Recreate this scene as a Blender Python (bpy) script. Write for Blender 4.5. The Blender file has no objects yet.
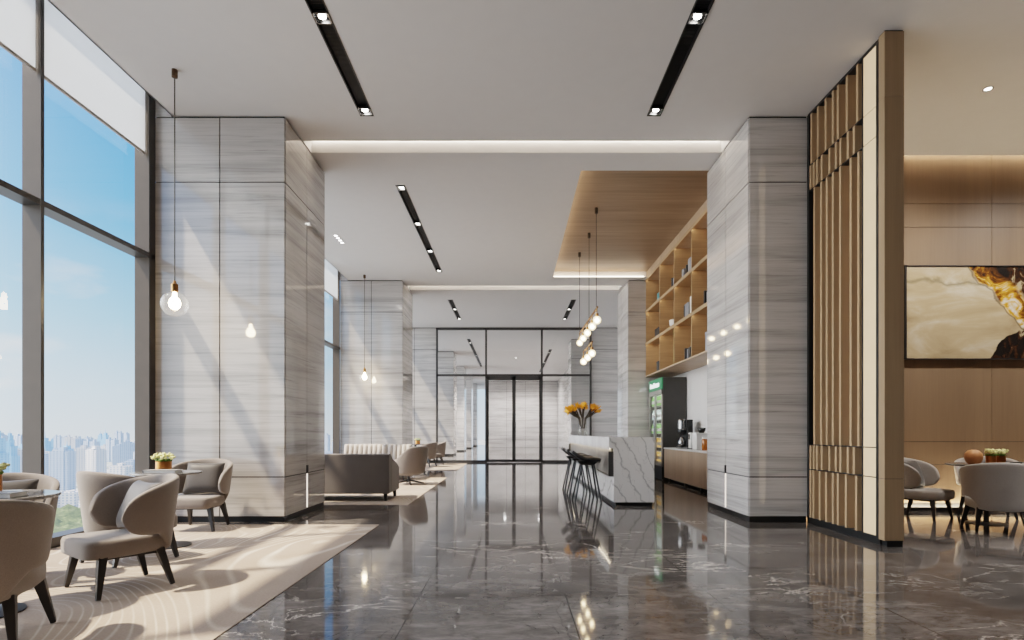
import bpy, bmesh, math, random
from mathutils import Vector, Matrix
random.seed(7)
PI = math.pi
scene = bpy.context.scene
C = scene.collection

# ------------------------------------------------------------------ node helpers
class NT:
    def __init__(s, name):
        s.m = bpy.data.materials.new(name); s.m.use_nodes = True
        s.t = s.m.node_tree; s.t.nodes.clear()
        s.out = s.n('ShaderNodeOutputMaterial')
    def n(s, typ, **kw):
        nd = s.t.nodes.new(typ)
        for k, v in kw.items(): setattr(nd, k, v)
        return nd
    def link(s, a, b): s.t.links.new(a, b)
    def setin(s, nd, key, v):
        if hasattr(v, 'is_linked') or isinstance(v, bpy.types.NodeSocket): s.link(v, nd.inputs[key])
        else: nd.inputs[key].default_value = v
    def pos(s, scale=(1, 1, 1), rot=(0, 0, 0), loc=(0, 0, 0), local=False):
        src = s.n('ShaderNodeTexCoord').outputs['Object'] if local else s.n('ShaderNodeNewGeometry').outputs['Position']
        mp = s.n('ShaderNodeMapping')
        mp.inputs['Scale'].default_value = scale; mp.inputs['Rotation'].default_value = rot; mp.inputs['Location'].default_value = loc
        s.link(src, mp.inputs['Vector']); return mp.outputs[0]
    def noise(s, vec, scale=1, detail=4, rough=.5, dist=0):
        nd = s.n('ShaderNodeTexNoise'); s.link(vec, nd.inputs['Vector'])
        nd.inputs['Scale'].default_value = scale; nd.inputs['Detail'].default_value = detail
        nd.inputs['Roughness'].default_value = rough; nd.inputs['Distortion'].default_value = dist
        return nd.outputs['Fac']
    def ramp(s, fac, stops, interp='LINEAR'):
        nd = s.n('ShaderNodeValToRGB'); s.link(fac, nd.inputs[0]); cr = nd.color_ramp; cr.interpolation = interp
        while len(cr.elements) < len(stops): cr.elements.new(.5)
        for e, (p, c) in zip(cr.elements, stops):
            e.position = p; e.color = (c, c, c, 1) if isinstance(c, (int, float)) else (*c, 1)
        return nd.outputs[0]
    def math(s, op, a, b=0.0, c=None):
        nd = s.n('ShaderNodeMath', operation=op)
        s.setin(nd, 0, a); s.setin(nd, 1, b)
        if c is not None: s.setin(nd, 2, c)
        return nd.outputs[0]
    def mix(s, fac, a, b, blend='MIX'):
        nd = s.n('ShaderNodeMix', data_type='RGBA', blend_type=blend)
        ci = [i for i, k in enumerate(nd.inputs) if k.type == 'RGBA']
        s.setin(nd, 0, fac)
        s.setin(nd, ci[0], a if not isinstance(a, tuple) else (*a, 1)); s.setin(nd, ci[1], b if not isinstance(b, tuple) else (*b, 1))
        return [o for o in nd.outputs if o.type == 'RGBA'][0]
    def sep(s, vec):
        nd = s.n('ShaderNodeSeparateXYZ'); s.link(vec, nd.inputs[0]); return nd.outputs
    def bump(s, h, strength=.2, dist=.01):
        nd = s.n('ShaderNodeBump'); s.link(h, nd.inputs['Height'])
        nd.inputs['Strength'].default_value = strength; nd.inputs['Distance'].default_value = dist
        return nd.outputs[0]
    def bsdf(s, color=(.5, .5, .5), rough=.5, metal=0, spec=.5, emit=None, estr=0, normal=None, coat=0, sheen=0):
        b = s.n('ShaderNodeBsdfPrincipled')
        s.setin(b, 'Base Color', (*color, 1) if isinstance(color, tuple) else color)
        s.setin(b, 'Roughness', rough); s.setin(b, 'Metallic', metal); s.setin(b, 'Specular IOR Level', spec)
        if emit is not None: s.setin(b, 'Emission Color', (*emit, 1) if isinstance(emit, tuple) else emit); s.setin(b, 'Emission Strength', estr)
        if normal is not None: s.link(normal, b.inputs['Normal'])
        if coat: b.inputs['Coat Weight'].default_value = coat; b.inputs['Coat Roughness'].default_value = .05
        if sheen: b.inputs['Sheen Weight'].default_value = sheen
        s.link(b.outputs[0], s.out.inputs[0]); return s.m

M = {}
def plain(name, color, rough=.5, metal=0, spec=.5, var=.06, scale=6, **kw):
    n = NT(name); f = n.noise(n.pos((scale,) * 3), 1, 3)
    lo = tuple(c * (1 - var) for c in color); hi = tuple(min(1, c * (1 + var)) for c in color)
    M[name] = n.bsdf(n.ramp(f, [(.3, lo), (.7, hi)]), rough, metal, spec, **kw)
def emitter(name, color, strength):
    n = NT(name); e = n.n('ShaderNodeEmission'); e.inputs[0].default_value = (*color, 1); e.inputs[1].default_value = strength
    n.link(e.outputs[0], n.out.inputs[0]); M[name] = n.m
def thin_glass(name, tint=(.93, .97, .98), ior=1.5, rough=0.0, bumpy=False):
    n = NT(name); t = n.n('ShaderNodeBsdfTransparent'); t.inputs[0].default_value = (*tint, 1)
    g = n.n('ShaderNodeBsdfGlossy'); g.inputs['Roughness'].default_value = rough
    lw = n.n('ShaderNodeLayerWeight'); lw.inputs[0].default_value = .5
    r0 = ((ior - 1) / (ior + 1)) ** 2 * 1.6
    f = n.math('MULTIPLY_ADD', n.math('POWER', lw.outputs['Facing'], 5.0), 1 - r0, r0)
    mx = n.n('ShaderNodeMixShader'); n.link(f, mx.inputs[0]); n.link(t.outputs[0], mx.inputs[1]); n.link(g.outputs[0], mx.inputs[2])
    n.link(mx.outputs[0], n.out.inputs[0]); M[name] = n.m

plain('ceiling_paint', (.74, .72, .71), .7, spec=.2, var=.01)
plain('wall_paint', (.62, .61, .61), .6, spec=.3, var=.01)
plain('black_metal', (.018, .018, .019), .35)
plain('bronze_frame', (.055, .052, .05), .4, spec=.5)
plain('mullion_grey', (.080, .064, .050), .5)
plain('black_wood', (.022, .020, .019), .35)
plain('plinth_black', (.012, .012, .012), .4)
plain('brass', (.36, .19, .075), .32, metal=1)
plain('dark_bronze', (.10, .06, .035), .4, metal=.6)
plain('copper', (.52, .22, .075), .3, metal=1, var=.2)
plain('table_grey', (.16, .155, .15), .12, spec=.6)
plain('steel', (.28, .28, .28), .25, metal=1)
plain('cream_petal', (.80, .76, .36), .6, var=.3, scale=60)
plain('leaf_green', (.14, .22, .03), .6, var=.4, scale=40)
plain('orange_petal', (.95, .37, .012), .5, var=.3, scale=40)
plain('stem_dark', (.05, .035, .02), .5, var=.3, scale=30)
plain('book_grey', (.26, .26, .26), .5)
plain('book_black', (.02, .02, .02), .4)
plain('book_slate', (.25, .26, .29), .5)
plain('book_white', (.75, .74, .72), .5)
plain('book_teal', (.10, .36, .40), .4)
plain('book_green', (.42, .48, .14), .4)
plain('terracotta', (.50, .22, .09), .55, var=.15)
plain('appliance_white', (.70, .70, .69), .3)
plain('amber', (.38, .12, .02), .15)
plain('fridge_dark', (.055, .053, .05), .4)
plain('fridge_trim', (.36, .34, .32), .35)
plain('sign_green', (.05, .22, .11), .3, emit=(.06, .5, .2), estr=.08)
plain('sign_white', (.9, .9, .9), .3, emit=(1, 1, 1), estr=1.3)
plain('blind_bar', (.45, .42, .40), .5)
plain('cream_panel', (.50, .37, .24), .5, var=.05, emit=(1, .72, .44), estr=.40)
plain('bottle_green', (.10, .30, .06), .1, emit=(.4, .8, .25), estr=.5)  # bottle emission stands for the lit fridge interior
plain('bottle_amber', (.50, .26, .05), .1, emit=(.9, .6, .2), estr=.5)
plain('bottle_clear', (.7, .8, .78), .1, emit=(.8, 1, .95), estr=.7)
emitter('led_warm', (1, .83, .64), 8)
emitter('led_slot', (1, .86, .70), 22)
emitter('led_bar', (1, .82, .58), 13)
emitter('led_wall', (1, .80, .58), 17)
emitter('led_foot', (1, .82, .58), 70)
emitter('led_soft', (1, .86, .72), 1.3)
emitter('led_shelf', (1, .80, .56), 10)
emitter('led_cool', (.9, 1, .96), 12)
emitter('bulb', (1, .74, .42), 60)
emitter('bulb_small', (1, .70, .36), 45)
emitter('lens_white', (1, .96, .9), 14)
n = NT('shade_cloth'); d_ = n.n('ShaderNodeBsdfDiffuse'); t_ = n.n('ShaderNodeBsdfTranslucent'); mx = n.n('ShaderNodeMixShader')
w_ = n.noise(n.pos((300, 300, 300)), 1, 2); c_ = n.ramp(w_, [(.3, .80), (.7, .86)])
n.link(c_, d_.inputs[0]); t_.inputs[0].default_value = (.82, .84, .86, 1); mx.inputs[0].default_value = .55
n.link(d_.outputs[0], mx.inputs[1]); n.link(t_.outputs[0], mx.inputs[2]); n.link(mx.outputs[0], n.out.inputs[0]); M['shade_cloth'] = n.m
def glow_glass(name, k, strength, c=(1, .76, .46)):  # emission mixed into the globe glass stands for the bloom halo
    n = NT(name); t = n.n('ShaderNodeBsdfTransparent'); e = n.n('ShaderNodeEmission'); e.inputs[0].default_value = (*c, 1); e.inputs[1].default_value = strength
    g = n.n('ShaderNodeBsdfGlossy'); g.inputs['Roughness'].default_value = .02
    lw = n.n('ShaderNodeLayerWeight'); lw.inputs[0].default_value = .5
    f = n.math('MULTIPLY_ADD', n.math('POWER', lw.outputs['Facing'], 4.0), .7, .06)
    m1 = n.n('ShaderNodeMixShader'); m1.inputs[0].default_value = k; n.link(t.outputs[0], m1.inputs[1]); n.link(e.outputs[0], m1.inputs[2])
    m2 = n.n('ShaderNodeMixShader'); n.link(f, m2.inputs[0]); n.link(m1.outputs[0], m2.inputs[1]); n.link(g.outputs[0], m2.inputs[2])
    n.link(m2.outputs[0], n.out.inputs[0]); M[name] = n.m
glow_glass('globe_clear_halo', .10, 1.3, (1, .86, .68)); glow_glass('globe_halo', .42, 4.0)
thin_glass('window_glass', (.94, .97, .98), 1.35)
thin_glass('clear_glass', (.96, .96, .95), 1.5)
thin_glass('partition_glass', (.95, .95, .955), 1.38)

def fabric(name, c, sc=260, rough=.9):
    n = NT(name); v = n.pos((sc, sc, sc), local=True)
    w = n.noise(v, 1, 2); big = n.noise(n.pos((5, 5, 5), local=True), 1, 3)
    col = n.mix(.5, n.ramp(w, [(.3, tuple(x * .78 for x in c)), (.7, tuple(x * 1.2 for x in c))]), n.ramp(big, [(.3, tuple(x * .92 for x in c)), (.7, tuple(x * 1.08 for x in c))]))
    M[name] = n.bsdf(col, rough, spec=.2, normal=n.bump(w, .25, .002), sheen=.25)
fabric('taupe_fabric', (.205, .180, .163))
fabric('taupe_dark', (.175, .157, .146))
fabric('grey_fabric', (.36, .33, .305))
fabric('cream_fabric', (.43, .39, .355))
fabric('pillow_satin', (.055, .05, .048), 120, .45)

# veined column stone: fine horizontal streaks, polished
def stone(name, k=1.0, tint=(1, 1, 1)):
    n = NT(name)
    a = n.noise(n.pos((.30, .30, 7.0), (0.015, .03, 0)), 1, 6, .6, .7)
    b = n.noise(n.pos((.8, .8, 36.0), (0.015, .03, 0)), 1, 7, .7, 1.0)
    c = n.noise(n.pos((.8, .8, 1.3)), 1, 3)
    A = n.ramp(a, [(.30, .36 * k), (.42, .46 * k), (.52, .54 * k), (.70, .58 * k)])
    B = n.ramp(b, [(.30, .45), (.42, .84), (.52, 1.0)])
    D = n.ramp(c, [(.3, .90), (.7, 1.06)])
    col = n.mix(1, n.mix(.75, A, B, 'MULTIPLY'), D, 'MULTIPLY')
    col = n.mix(1, col, tint, 'MULTIPLY')
    M[name] = n.bsdf(col, .05, spec=.5); [k for k in n.t.nodes if k.type == 'BSDF_PRINCIPLED'][0].inputs['IOR'].default_value = 1.85
stone('column_stone', 1.08, (1, .96, .93))

def counter_marble():
    n = NT('counter_marble')
    x_, y_, z_ = n.sep(n.pos())
    wob = n.noise(n.pos((1, .6, 1)), 2.2, 5, .55)
    d_ = n.math('ADD', n.math('ADD', n.math('MULTIPLY', x_, .95), n.math('MULTIPLY', z_, .50)), n.math('MULTIPLY', y_, .22))
    d1 = n.math('ADD', d_, n.math('MULTIPLY', wob, .55))
    t1 = n.math('ABSOLUTE', n.math('SUBTRACT', n.math('FRACT', n.math('MULTIPLY', d1, 4.1)), .5))
    vein = n.ramp(t1, [(.0, .46), (.022, .70), (.10, 1.0)])
    t2 = n.math('ABSOLUTE', n.math('SUBTRACT', n.math('FRACT', n.math('MULTIPLY', n.math('ADD', d_, n.math('MULTIPLY', wob, -.9)), 5.5)), .5))
    vein2 = n.ramp(t2, [(.0, .78), (.03, 1.0)])
    cl = n.ramp(n.noise(n.pos((1, 1, 1)), 1.4, 3), [(.3, (.68, .65, .625)), (.7, (.78, .755, .73))])
    M['counter_marble'] = n.bsdf(n.mix(1, n.mix(1, cl, vein, 'MULTIPLY'), vein2, 'MULTIPLY'), .12, spec=.6)
counter_marble()
plain('marble_plain', (.72, .71, .71), .10, spec=.7, var=.10, scale=2.5)

def floor_marble():
    n = NT('floor_marble')
    cloud = n.noise(n.pos((.8, 1.4, 1)), 1.6, 7, .62, .8)
    base = n.ramp(cloud, [(.28, (.062, .055, .052)), (.5, (.108, .098, .093)), (.72, (.17, .157, .15))])
    spk = n.noise(n.pos((5, 11, 1), (0, 0, .35)), 1, 7, .75, .6)
    base = n.mix(.8, base, n.ramp(spk, [(.3, .30), (.5, .95), (.72, 1.75)]), 'MULTIPLY')
    f = n.noise(n.pos((.9, 1.7, 1), (0, 0, .3)), 1.3, 6, .58, .9)
    mask = n.ramp(n.noise(n.pos((.5, .5, 1), loc=(3, 7, 0)), 1.5, 2), [(.48, 0.0), (.62, 1.0)])
    vein = n.ramp(n.math('ABSOLUTE', n.math('SUBTRACT', f, .5)), [(.0, .9), (.004, .45), (.014, .0)])
    base = n.mix(n.math('MULTIPLY', vein, mask), base, (.62, .57, .52))
    g = n.noise(n.pos((1.8, 1.1, 1), (0, 0, -.6)), 1.0, 6, .6, 1.6)
    dark = n.ramp(n.math('ABSOLUTE', n.math('SUBTRACT', g, .46)), [(.0, .12), (.010, 1.0)])
    base = n.mix(.7, base, dark, 'MULTIPLY')
    xyz = n.sep(n.pos())
    fx = n.math('ABSOLUTE', n.math('SUBTRACT', n.math('FRACT', n.math('DIVIDE', n.math('ADD', xyz[0], 50 * .984 + .623), .984)), .5))
    fy = n.math('ABSOLUTE', n.math('SUBTRACT', n.math('FRACT', n.math('DIVIDE', n.math('ADD', xyz[1], 50 * 1.968 - 5.48), 1.968)), .5))
    gx = n.math('GREATER_THAN', fx, .4955); gy = n.math('GREATER_THAN', fy, .4986)
    base = n.mix(n.math('MAXIMUM', gx, gy), base, (.018, .016, .015))
    M['floor_marble'] = n.bsdf(base, .055, spec=.30)
floor_marble()

def wood(name, c, sc, rough=.45, contrast=.28, spec=.35):
    n = NT(name)
    a = n.noise(n.pos(sc), 1, 5, .6, .4); b = n.noise(n.pos(tuple(x * 4.5 for x in sc)), 1, 3, .6)
    d = n.noise(n.pos(tuple(x * .22 for x in sc)), 1, 2)
    lo = tuple(x * (1 - contrast) for x in c); hi = tuple(x * (1 + contrast * .7) for x in c)
    col = n.mix(.45, n.ramp(a, [(.28, lo), (.72, hi)]), n.ramp(b, [(.28, lo), (.72, hi)]))
    col = n.mix(.4, col, n.ramp(d, [(.3, lo), (.7, hi)]))
    M[name] = n.bsdf(col, rough, spec=spec)
wood('wall_wood', (.20, .135, .086), (9, 9, .35), contrast=.2)
wood('screen_wood', (.35, .245, .152), (22, 22, .5), contrast=.22)
wood('slat_wood', (.46, .315, .19), (22, 22, .5), contrast=.2)  # screen wood lightened in colour, stands in for missing light on the slats
wood('ceiling_wood', (.34, .24, .162), (.35, 7, 8), contrast=.5)
wood('shelf_wood', (.44, .30, .175), (.5, .5, 12), contrast=.42)
wood('cabinet_wood', (.46, .34, .24), (13, 13, .5), contrast=.25)

def rug_mat():
    n = NT('rug_weave')
    v = n.pos((.5, .30, 1), (0, 0, .7))
    f = n.noise(v, 1.0, 2, .35, .5)
    lines = n.math('ABSOLUTE', n.math('SUBTRACT', n.math('FRACT', n.math('MULTIPLY', f, 62)), .5))
    l = n.ramp(lines, [(.02, 1.0), (.17, 0.0)])
    l2 = n.ramp(n.noise(n.pos((1.2, 1.2, 1)), 1, 2), [(.4, .25), (.65, 1.0)])
    fine = n.noise(n.pos((70, 70, 1)), 1, 3)
    base = n.ramp(n.noise(n.pos((.9, .9, 1)), 1, 4), [(.3, (.32, .258, .212)), (.7, (.41, .34, .285))])
    col = n.mix(n.math('MULTIPLY', l, l2), base, (.60, .53, .46))
    col = n.mix(.25, col, n.ramp(fine, [(.3, .6), (.7, 1.25)]), 'MULTIPLY')
    M['rug_weave'] = n.bsdf(col, .95, spec=.1, normal=n.bump(fine, .3, .004))
rug_mat()

def onyx_panel():
    n = NT('bar_panel')
    c = n.ramp(n.noise(n.pos((1.5, 1.5, 2.5)), 1, 5, .6, .8), [(.3, (.14, .125, .11)), (.7, (.27, .245, .215))])
    M['bar_panel'] = n.bsdf(c, .35)
onyx_panel()

def painting():
    n = NT('abstract_painting')
    p = n.pos(local=True)          # local x 0..2.9, z 0..1.3
    w = n.n('ShaderNodeVectorMath', operation='ADD')
    nz = n.n('ShaderNodeTexNoise'); nz.inputs['Scale'].default_value = 2.2; nz.inputs['Detail'].default_value = 6; n.link(p, nz.inputs['Vector'])
    sc = n.n('ShaderNodeVectorMath', operation='SCALE'); sc.inputs['Scale'].default_value = .36; n.link(nz.outputs['Color'], sc.inputs[0])
    n.link(p, w.inputs[0]); n.link(sc.outputs[0], w.inputs[1])
    x, y, z = n.sep(w.outputs[0])
    cloud = n.noise(n.pos((.7, 1, 2.0), local=True), 1.3, 6, .6, .6)
    base = n.ramp(cloud, [(.25, (.24, .165, .09)), (.5, (.42, .32, .20)), (.72, (.58, .52, .43))])
    # big pale blot is bounded by a curve sweeping down: d>0 beyond it
    d = n.math('SUBTRACT', n.math('ADD', x, n.math('MULTIPLY', z, .95)), 2.47)       # upper area
    zz = n.math('SUBTRACT', n.math('SUBTRACT', x, n.math('MULTIPLY', z, 1.05)), 1.16)   # lower dark wedge
    gold = n.ramp(n.noise(n.pos((2.5, 2, 3), local=True), 1.2, 6, .65, 1.2), [(.36, (.012, .010, .008)), (.47, (.17, .06, .010)), (.54, (.55, .27, .03)), (.64, (.62, .58, .50))])
    blk = n.ramp(n.noise(n.pos((3, 2, 2.4), local=True), 1.5, 6, .6, 1.6), [(.45, (.012, .010, .009)), (.6, (.05, .022, .010)), (.66, (.40, .32, .2))])
    fd = n.ramp(d, [(.0, 0.0), (.04, 1.0)]); fb = n.ramp(n.math('SUBTRACT', d, .34), [(.0, 0.0), (.12, 1.0)])
    col = n.mix(fd, base, gold); col = n.mix(fb, col, blk)
    fw = n.ramp(zz, [(.0, 0.0), (.02, 1.0)]); col = n.mix(fw, col, blk)
    e = n.ramp(n.math('ABSOLUTE', n.math('SUBTRACT', d, .0)), [(.0, 1.0), (.028, 0.0)]); col = n.mix(n.math('MULTIPLY', e, .7), col, (.05, .035, .02))
    # thin drifting ribbon near the top edge
    r = n.math('ABSOLUTE', n.math('SUBTRACT', n.math('ADD', z, n.math('MULTIPLY', cloud, .25)), 1.42))
    rm = n.ramp(r, [(.0, .75), (.05, 0.0)]); col = n.mix(n.math('MULTIPLY', rm, n.math('SUBTRACT', 1.0, fd)), col, (.16, .13, .07))
    M['abstract_painting'] = n.bsdf(col, .25, spec=.5)
painting()

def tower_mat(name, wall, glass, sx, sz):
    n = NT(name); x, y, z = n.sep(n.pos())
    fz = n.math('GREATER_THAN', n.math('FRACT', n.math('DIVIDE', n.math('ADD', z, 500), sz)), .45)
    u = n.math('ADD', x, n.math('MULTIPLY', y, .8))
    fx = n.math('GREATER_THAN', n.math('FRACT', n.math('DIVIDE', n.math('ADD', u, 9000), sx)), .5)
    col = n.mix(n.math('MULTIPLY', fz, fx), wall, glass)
    M[name] = n.bsdf(col, .6, spec=.2, emit=n.mix(.5, col, (.34, .52, .80)), estr=.30)  # emission puts distance haze and missing front light into the tower colour
tower_mat('tower_pale', (.46, .50, .56), (.26, .33, .43), 6, 4)
tower_mat('tower_warm', (.66, .62, .57), (.34, .37, .42), 6, 4)
tower_mat('tower_blue', (.34, .50, .66), (.22, .38, .56), 5, 4)
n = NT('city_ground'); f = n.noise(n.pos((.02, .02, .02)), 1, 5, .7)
n.bsdf(n.ramp(f, [(.35, (.16, .20, .13)), (.5, (.34, .35, .33)), (.65, (.5, .5, .5))]), .9, spec=.1, emit=(.6, .74, .9), estr=.18); M['city_ground'] = n.m  # bluish emission puts distance haze into the ground colour
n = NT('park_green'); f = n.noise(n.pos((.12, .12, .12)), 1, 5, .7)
n.bsdf(n.ramp(f, [(.35, (.05, .075, .03)), (.55, (.12, .15, .06)), (.7, (.24, .26, .14))]), .9, spec=.1, emit=(.6, .74, .8), estr=.16); M['park_green'] = n.m  # pale emission lays distance haze over the tree colour

# ------------------------------------------------------------------ mesh helpers
class MB:
    def __init__(s): s.bm = bmesh.new()
    def face(s, vs):
        try: s.bm.faces.new(vs)
        except ValueError: pass
    def box(s, x0, x1, y0, y1, z0, z1, top=None):
        """top=(sx,sy) scales the top face about its centre"""
        cx, cy = (x0 + x1) / 2, (y0 + y1) / 2
        tx, ty = top or (1, 1)
        P = [(x0, y0, z0), (x1, y0, z0), (x1, y1, z0), (x0, y1, z0)]
        P += [(cx + (x - cx) * tx, cy + (y - cy) * ty, z1) for x, y, z in P]
        v = [s.bm.verts.new(p) for p in P]
        for f in ((3, 2, 1, 0), (4, 5, 6, 7), (0, 1, 5, 4), (1, 2, 6, 5), (2, 3, 7, 6), (3, 0, 4, 7)): s.face([v[i] for i in f])
        return s
    def bar(s, a, b, w0, w1=None, up=(0, 0, 1), d0=None, d1=None):
        a, b = Vector(a), Vector(b); w1 = w0 if w1 is None else w1; d0 = w0 if d0 is None else d0; d1 = w1 if d1 is None else d1
        d = (b - a).normalized(); u = Vector(up)
        if abs(d.dot(u)) > .95: u = Vector((0, 1, 0))
        x = d.cross(u).normalized(); y = x.cross(d).normalized(); v = []
        for p, w, h in ((a, w0, d0), (b, w1, d1)):
            for sx, sy in ((-1, -1), (1, -1), (1, 1), (-1, 1)): v.append(s.bm.verts.new(p + x * sx * w / 2 + y * sy * h / 2))
        for f in ((3, 2, 1, 0), (4, 5, 6, 7), (0, 1, 5, 4), (1, 2, 6, 5), (2, 3, 7, 6), (3, 0, 4, 7)): s.face([v[i] for i in f])
        return s
    def tube(s, pts, r, n=8):
        pts = [Vector(p) for p in pts]; rings = []
        for i, p in enumerate(pts):
            d = (pts[min(i + 1, len(pts) - 1)] - pts[max(i - 1, 0)]).normalized()
            u = Vector((0, 0, 1)) if abs(d.z) < .9 else Vector((1, 0, 0))
            x = d.cross(u).normalized(); y = x.cross(d); rr = r[i] if isinstance(r, (list, tuple)) else r
            rings.append([s.bm.verts.new(p + (x * math.cos(2 * PI * k / n) + y * math.sin(2 * PI * k / n)) * rr) for k in range(n)])
        for A, B in zip(rings, rings[1:]):
            for k in range(n): s.face([A[k], A[(k + 1) % n], B[(k + 1) % n], B[k]])
        s.face(rings[0][::-1]); s.face(rings[-1]); return s
    def lathe(s, prof, n=24, c=(0, 0, 0)):
        rings = []
        for r, z in prof:
            if r < 1e-5: rings.append([s.bm.verts.new((c[0], c[1], c[2] + z))])
            else: rings.append([s.bm.verts.new((c[0] + r * math.cos(2 * PI * k / n), c[1] + r * math.sin(2 * PI * k / n), c[2] + z)) for k in range(n)])
        for A, B in zip(rings, rings[1:]):
            for k in range(n):
                k2 = (k + 1) % n
                if len(A) == 1 and len(B) == 1: continue
                if len(A) == 1: s.face([A[0], B[k2], B[k]])
                elif len(B) == 1: s.face([A[k], A[k2], B[0]])
                else: s.face([A[k], A[k2], B[k2], B[k]])
        if len(rings[0]) > 1: s.face(rings[0][::-1])
        if len(rings[-1]) > 1: s.face(rings[-1])
        return s
    def ball(s, c, r, n=12, sz=1.0, jit=0):
        m = n // 2; prof = [(r * math.sin(PI * i / m) * (1 + random.uniform(-jit, jit)), -r * sz * math.cos(PI * i / m)) for i in range(m + 1)]
        prof[0] = (0, -r * sz); prof[-1] = (0, r * sz); return s.lathe(prof, n, c)
    def prism(s, poly, h0, h1, axis='z'):
        f = {'z': lambda a, b, h: (a, b, h), 'x': lambda a, b, h: (h, a, b), 'y': lambda a, b, h: (a, h, b)}[axis]
        A = [s.bm.verts.new(f(a, b, h0)) for a, b in poly]; B = [s.bm.verts.new(f(a, b, h1)) for a, b in poly]; n = len(poly)
        for k in range(n): s.face([A[k], A[(k + 1) % n], B[(k + 1) % n], B[k]])
        s.face(A[::-1]); s.face(B); return s
    def grid(s, rows, closed=False):
        V = [[s.bm.verts.new(p) for p in r] for r in rows]
        for A, B in zip(V, V[1:]):
            m = len(A)
            for k in range(m if closed else m - 1): s.face([A[k], A[(k + 1) % m], B[(k + 1) % m], B[k]])
        return V
    def build(s, name, m, parent=None, smooth=False, bevel=0, sub=0, seg=2, loc=None):
        bmesh.ops.recalc_face_normals(s.bm, faces=s.bm.faces)
        me = bpy.data.meshes.new(name); s.bm.to_mesh(me); s.bm.free()
        o = bpy.data.objects.new(name, me); C.objects.link(o); me.materials.append(M[m] if isinstance(m, str) else m)
        if parent is not None: o.parent = parent
        if loc is not None: o.location = loc
        if smooth:
            for p in me.polygons: p.use_smooth = True
        if bevel:
            b = o.modifiers.new('bevel', 'BEVEL'); b.width = bevel; b.segments = seg; b.limit_method = 'ANGLE'
        if sub:
            b = o.modifiers.new('subd', 'SUBSURF'); b.levels = sub; b.render_levels = sub
        return o

def tag(o, label, cat, group=None, kind=None):
    o['label'] = label; o['category'] = cat
    if group: o['group'] = group
    if kind: o['kind'] = kind
    return o
def thing(name, label, cat, loc=(0, 0, 0), rz=0, group=None):
    o = bpy.data.objects.new(name, None); C.objects.link(o); o.empty_display_size = .1
    o.location = loc; o.rotation_euler = (0, 0, rz); return tag(o, label, cat, group)
def struct(o):
    o['kind'] = 'structure'; return o
KIDS = {}
def children(o): return [c for c in bpy.data.objects if c.parent == o]
def dup(o, loc=None, rz=None, label=None, group=None, parent=None):
    r = o.copy(); C.objects.link(r)
    if parent is not None: r.parent = parent
    if loc is not None: r.location = loc
    if rz is not None: r.rotation_euler = (0, 0, rz)
    if label: r['label'] = label
    if group: r['group'] = group
    for ch in children(o):
        if ch is not r: dup(ch, parent=r)
    return r
def face_rz(fx, fy): return math.atan2(fx, -fy)      # local -Y looks along (fx, fy)

# ------------------------------------------------------------------ room dimensions
H = 4.97
XL, XR = -2.777, 2.895           # inner faces of the columns
XW = -4.37                       # inner plane of the window wall
Y1, Y1b, Y2, Y2b = 7.09, 8.62, 14.73, 16.23
YF = 21.4
YB = -6.0

struct(MB().box(-4.65, 12, YB, 52, -.2, 0).build('floor', 'floor_marble'))
# ceiling with its openings
holes = [(-4.65, -4.16, YB, 52), (XL, XR, 7.70, 8.03), (XL, XR, 15.30, 15.75), (1.02, 3.42, 8.57, 14.43),
         (3.78, 11.5, 8.10, 8.30),
         (-1.85, -1.69, .6, 7.09), (1.65, 1.81, .6, 7.09), (-1.82, -1.68, 9.07, 13.98), (-1.87, -1.73, 16.9, 19.9), (1.73, 1.87, 16.9, 19.9), (-1.87, -1.73, 24, 34), (1.73, 1.87, 27, 37)]
xs = sorted({-4.65, 12.0} | {v for h in holes for v in h[:2]}); ys = sorted({YB, 52.0} | {v for h in holes for v in h[2:]})
mb = MB()
vcache = {}
def V(x, y):
    if (x, y) not in vcache: vcache[(x, y)] = mb.bm.verts.new((x, y, H))
    return vcache[(x, y)]
for xa, xb in zip(xs, xs[1:]):
    for ya, yb in zip(ys, ys[1:]):
        cx, cy = (xa + xb) / 2, (ya + yb) / 2
        if any(h[0] < cx < h[1] and h[2] < cy < h[3] for h in holes): continue
        mb.face([V(xa, ya), V(xa, yb), V(xb, yb), V(xb, ya)])
cm = mb.build('ceiling', 'ceiling_paint'); struct(cm)
struct(MB().box(-4.7, 12.2, YB, 52, 5.75, 5.9).build('ceiling_slab', 'ceiling_paint'))
# blind pocket lip and the cove walls above the slots
struct(MB().box(-4.16, -4.14, YB, 52, H, 5.4).build('trim_1', 'ceiling_paint'))
struct(MB().box(-4.65, -4.14, YB, 52, 5.4, 5.45).build('trim_2', 'ceiling_paint'))

def cove(n, x0, x1, y0, y1, h, led):
    o = MB().box(x0, x1, y0 - .16, y0 - .14, H + .003, H + h).box(x0, x1, y1, y1 + .02, H + .003, H + h).box(x0, x1, y0 - .16, y1 + .02, H + h, H + h + .02).box(x0 - .02, x0, y0 - .16, y1 + .02, H + .003, H + h).box(x1, x1 + .02, y0 - .16, y1 + .02, H + .003, H + h).build('trim_%d' % n, 'ceiling_paint'); struct(o)
    t = thing('cove_light', led, 'light', ((x0 + x1) / 2, y0, H))
    MB().box(-(x1 - x0) / 2 + .02, (x1 - x0) / 2 - .02, y1 - y0 - .03, y1 - y0 - .008, .185, .21).build('light_strip', 'led_slot', t)
cove(3, XL, XR, 7.70, 8.03, .26, 'warm light strip in the ceiling slot between the two big stone columns')
cove(4, XL, XR, 15.30, 15.75, .26, 'warm light strip in the far ceiling slot just before the glass doors')

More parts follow.
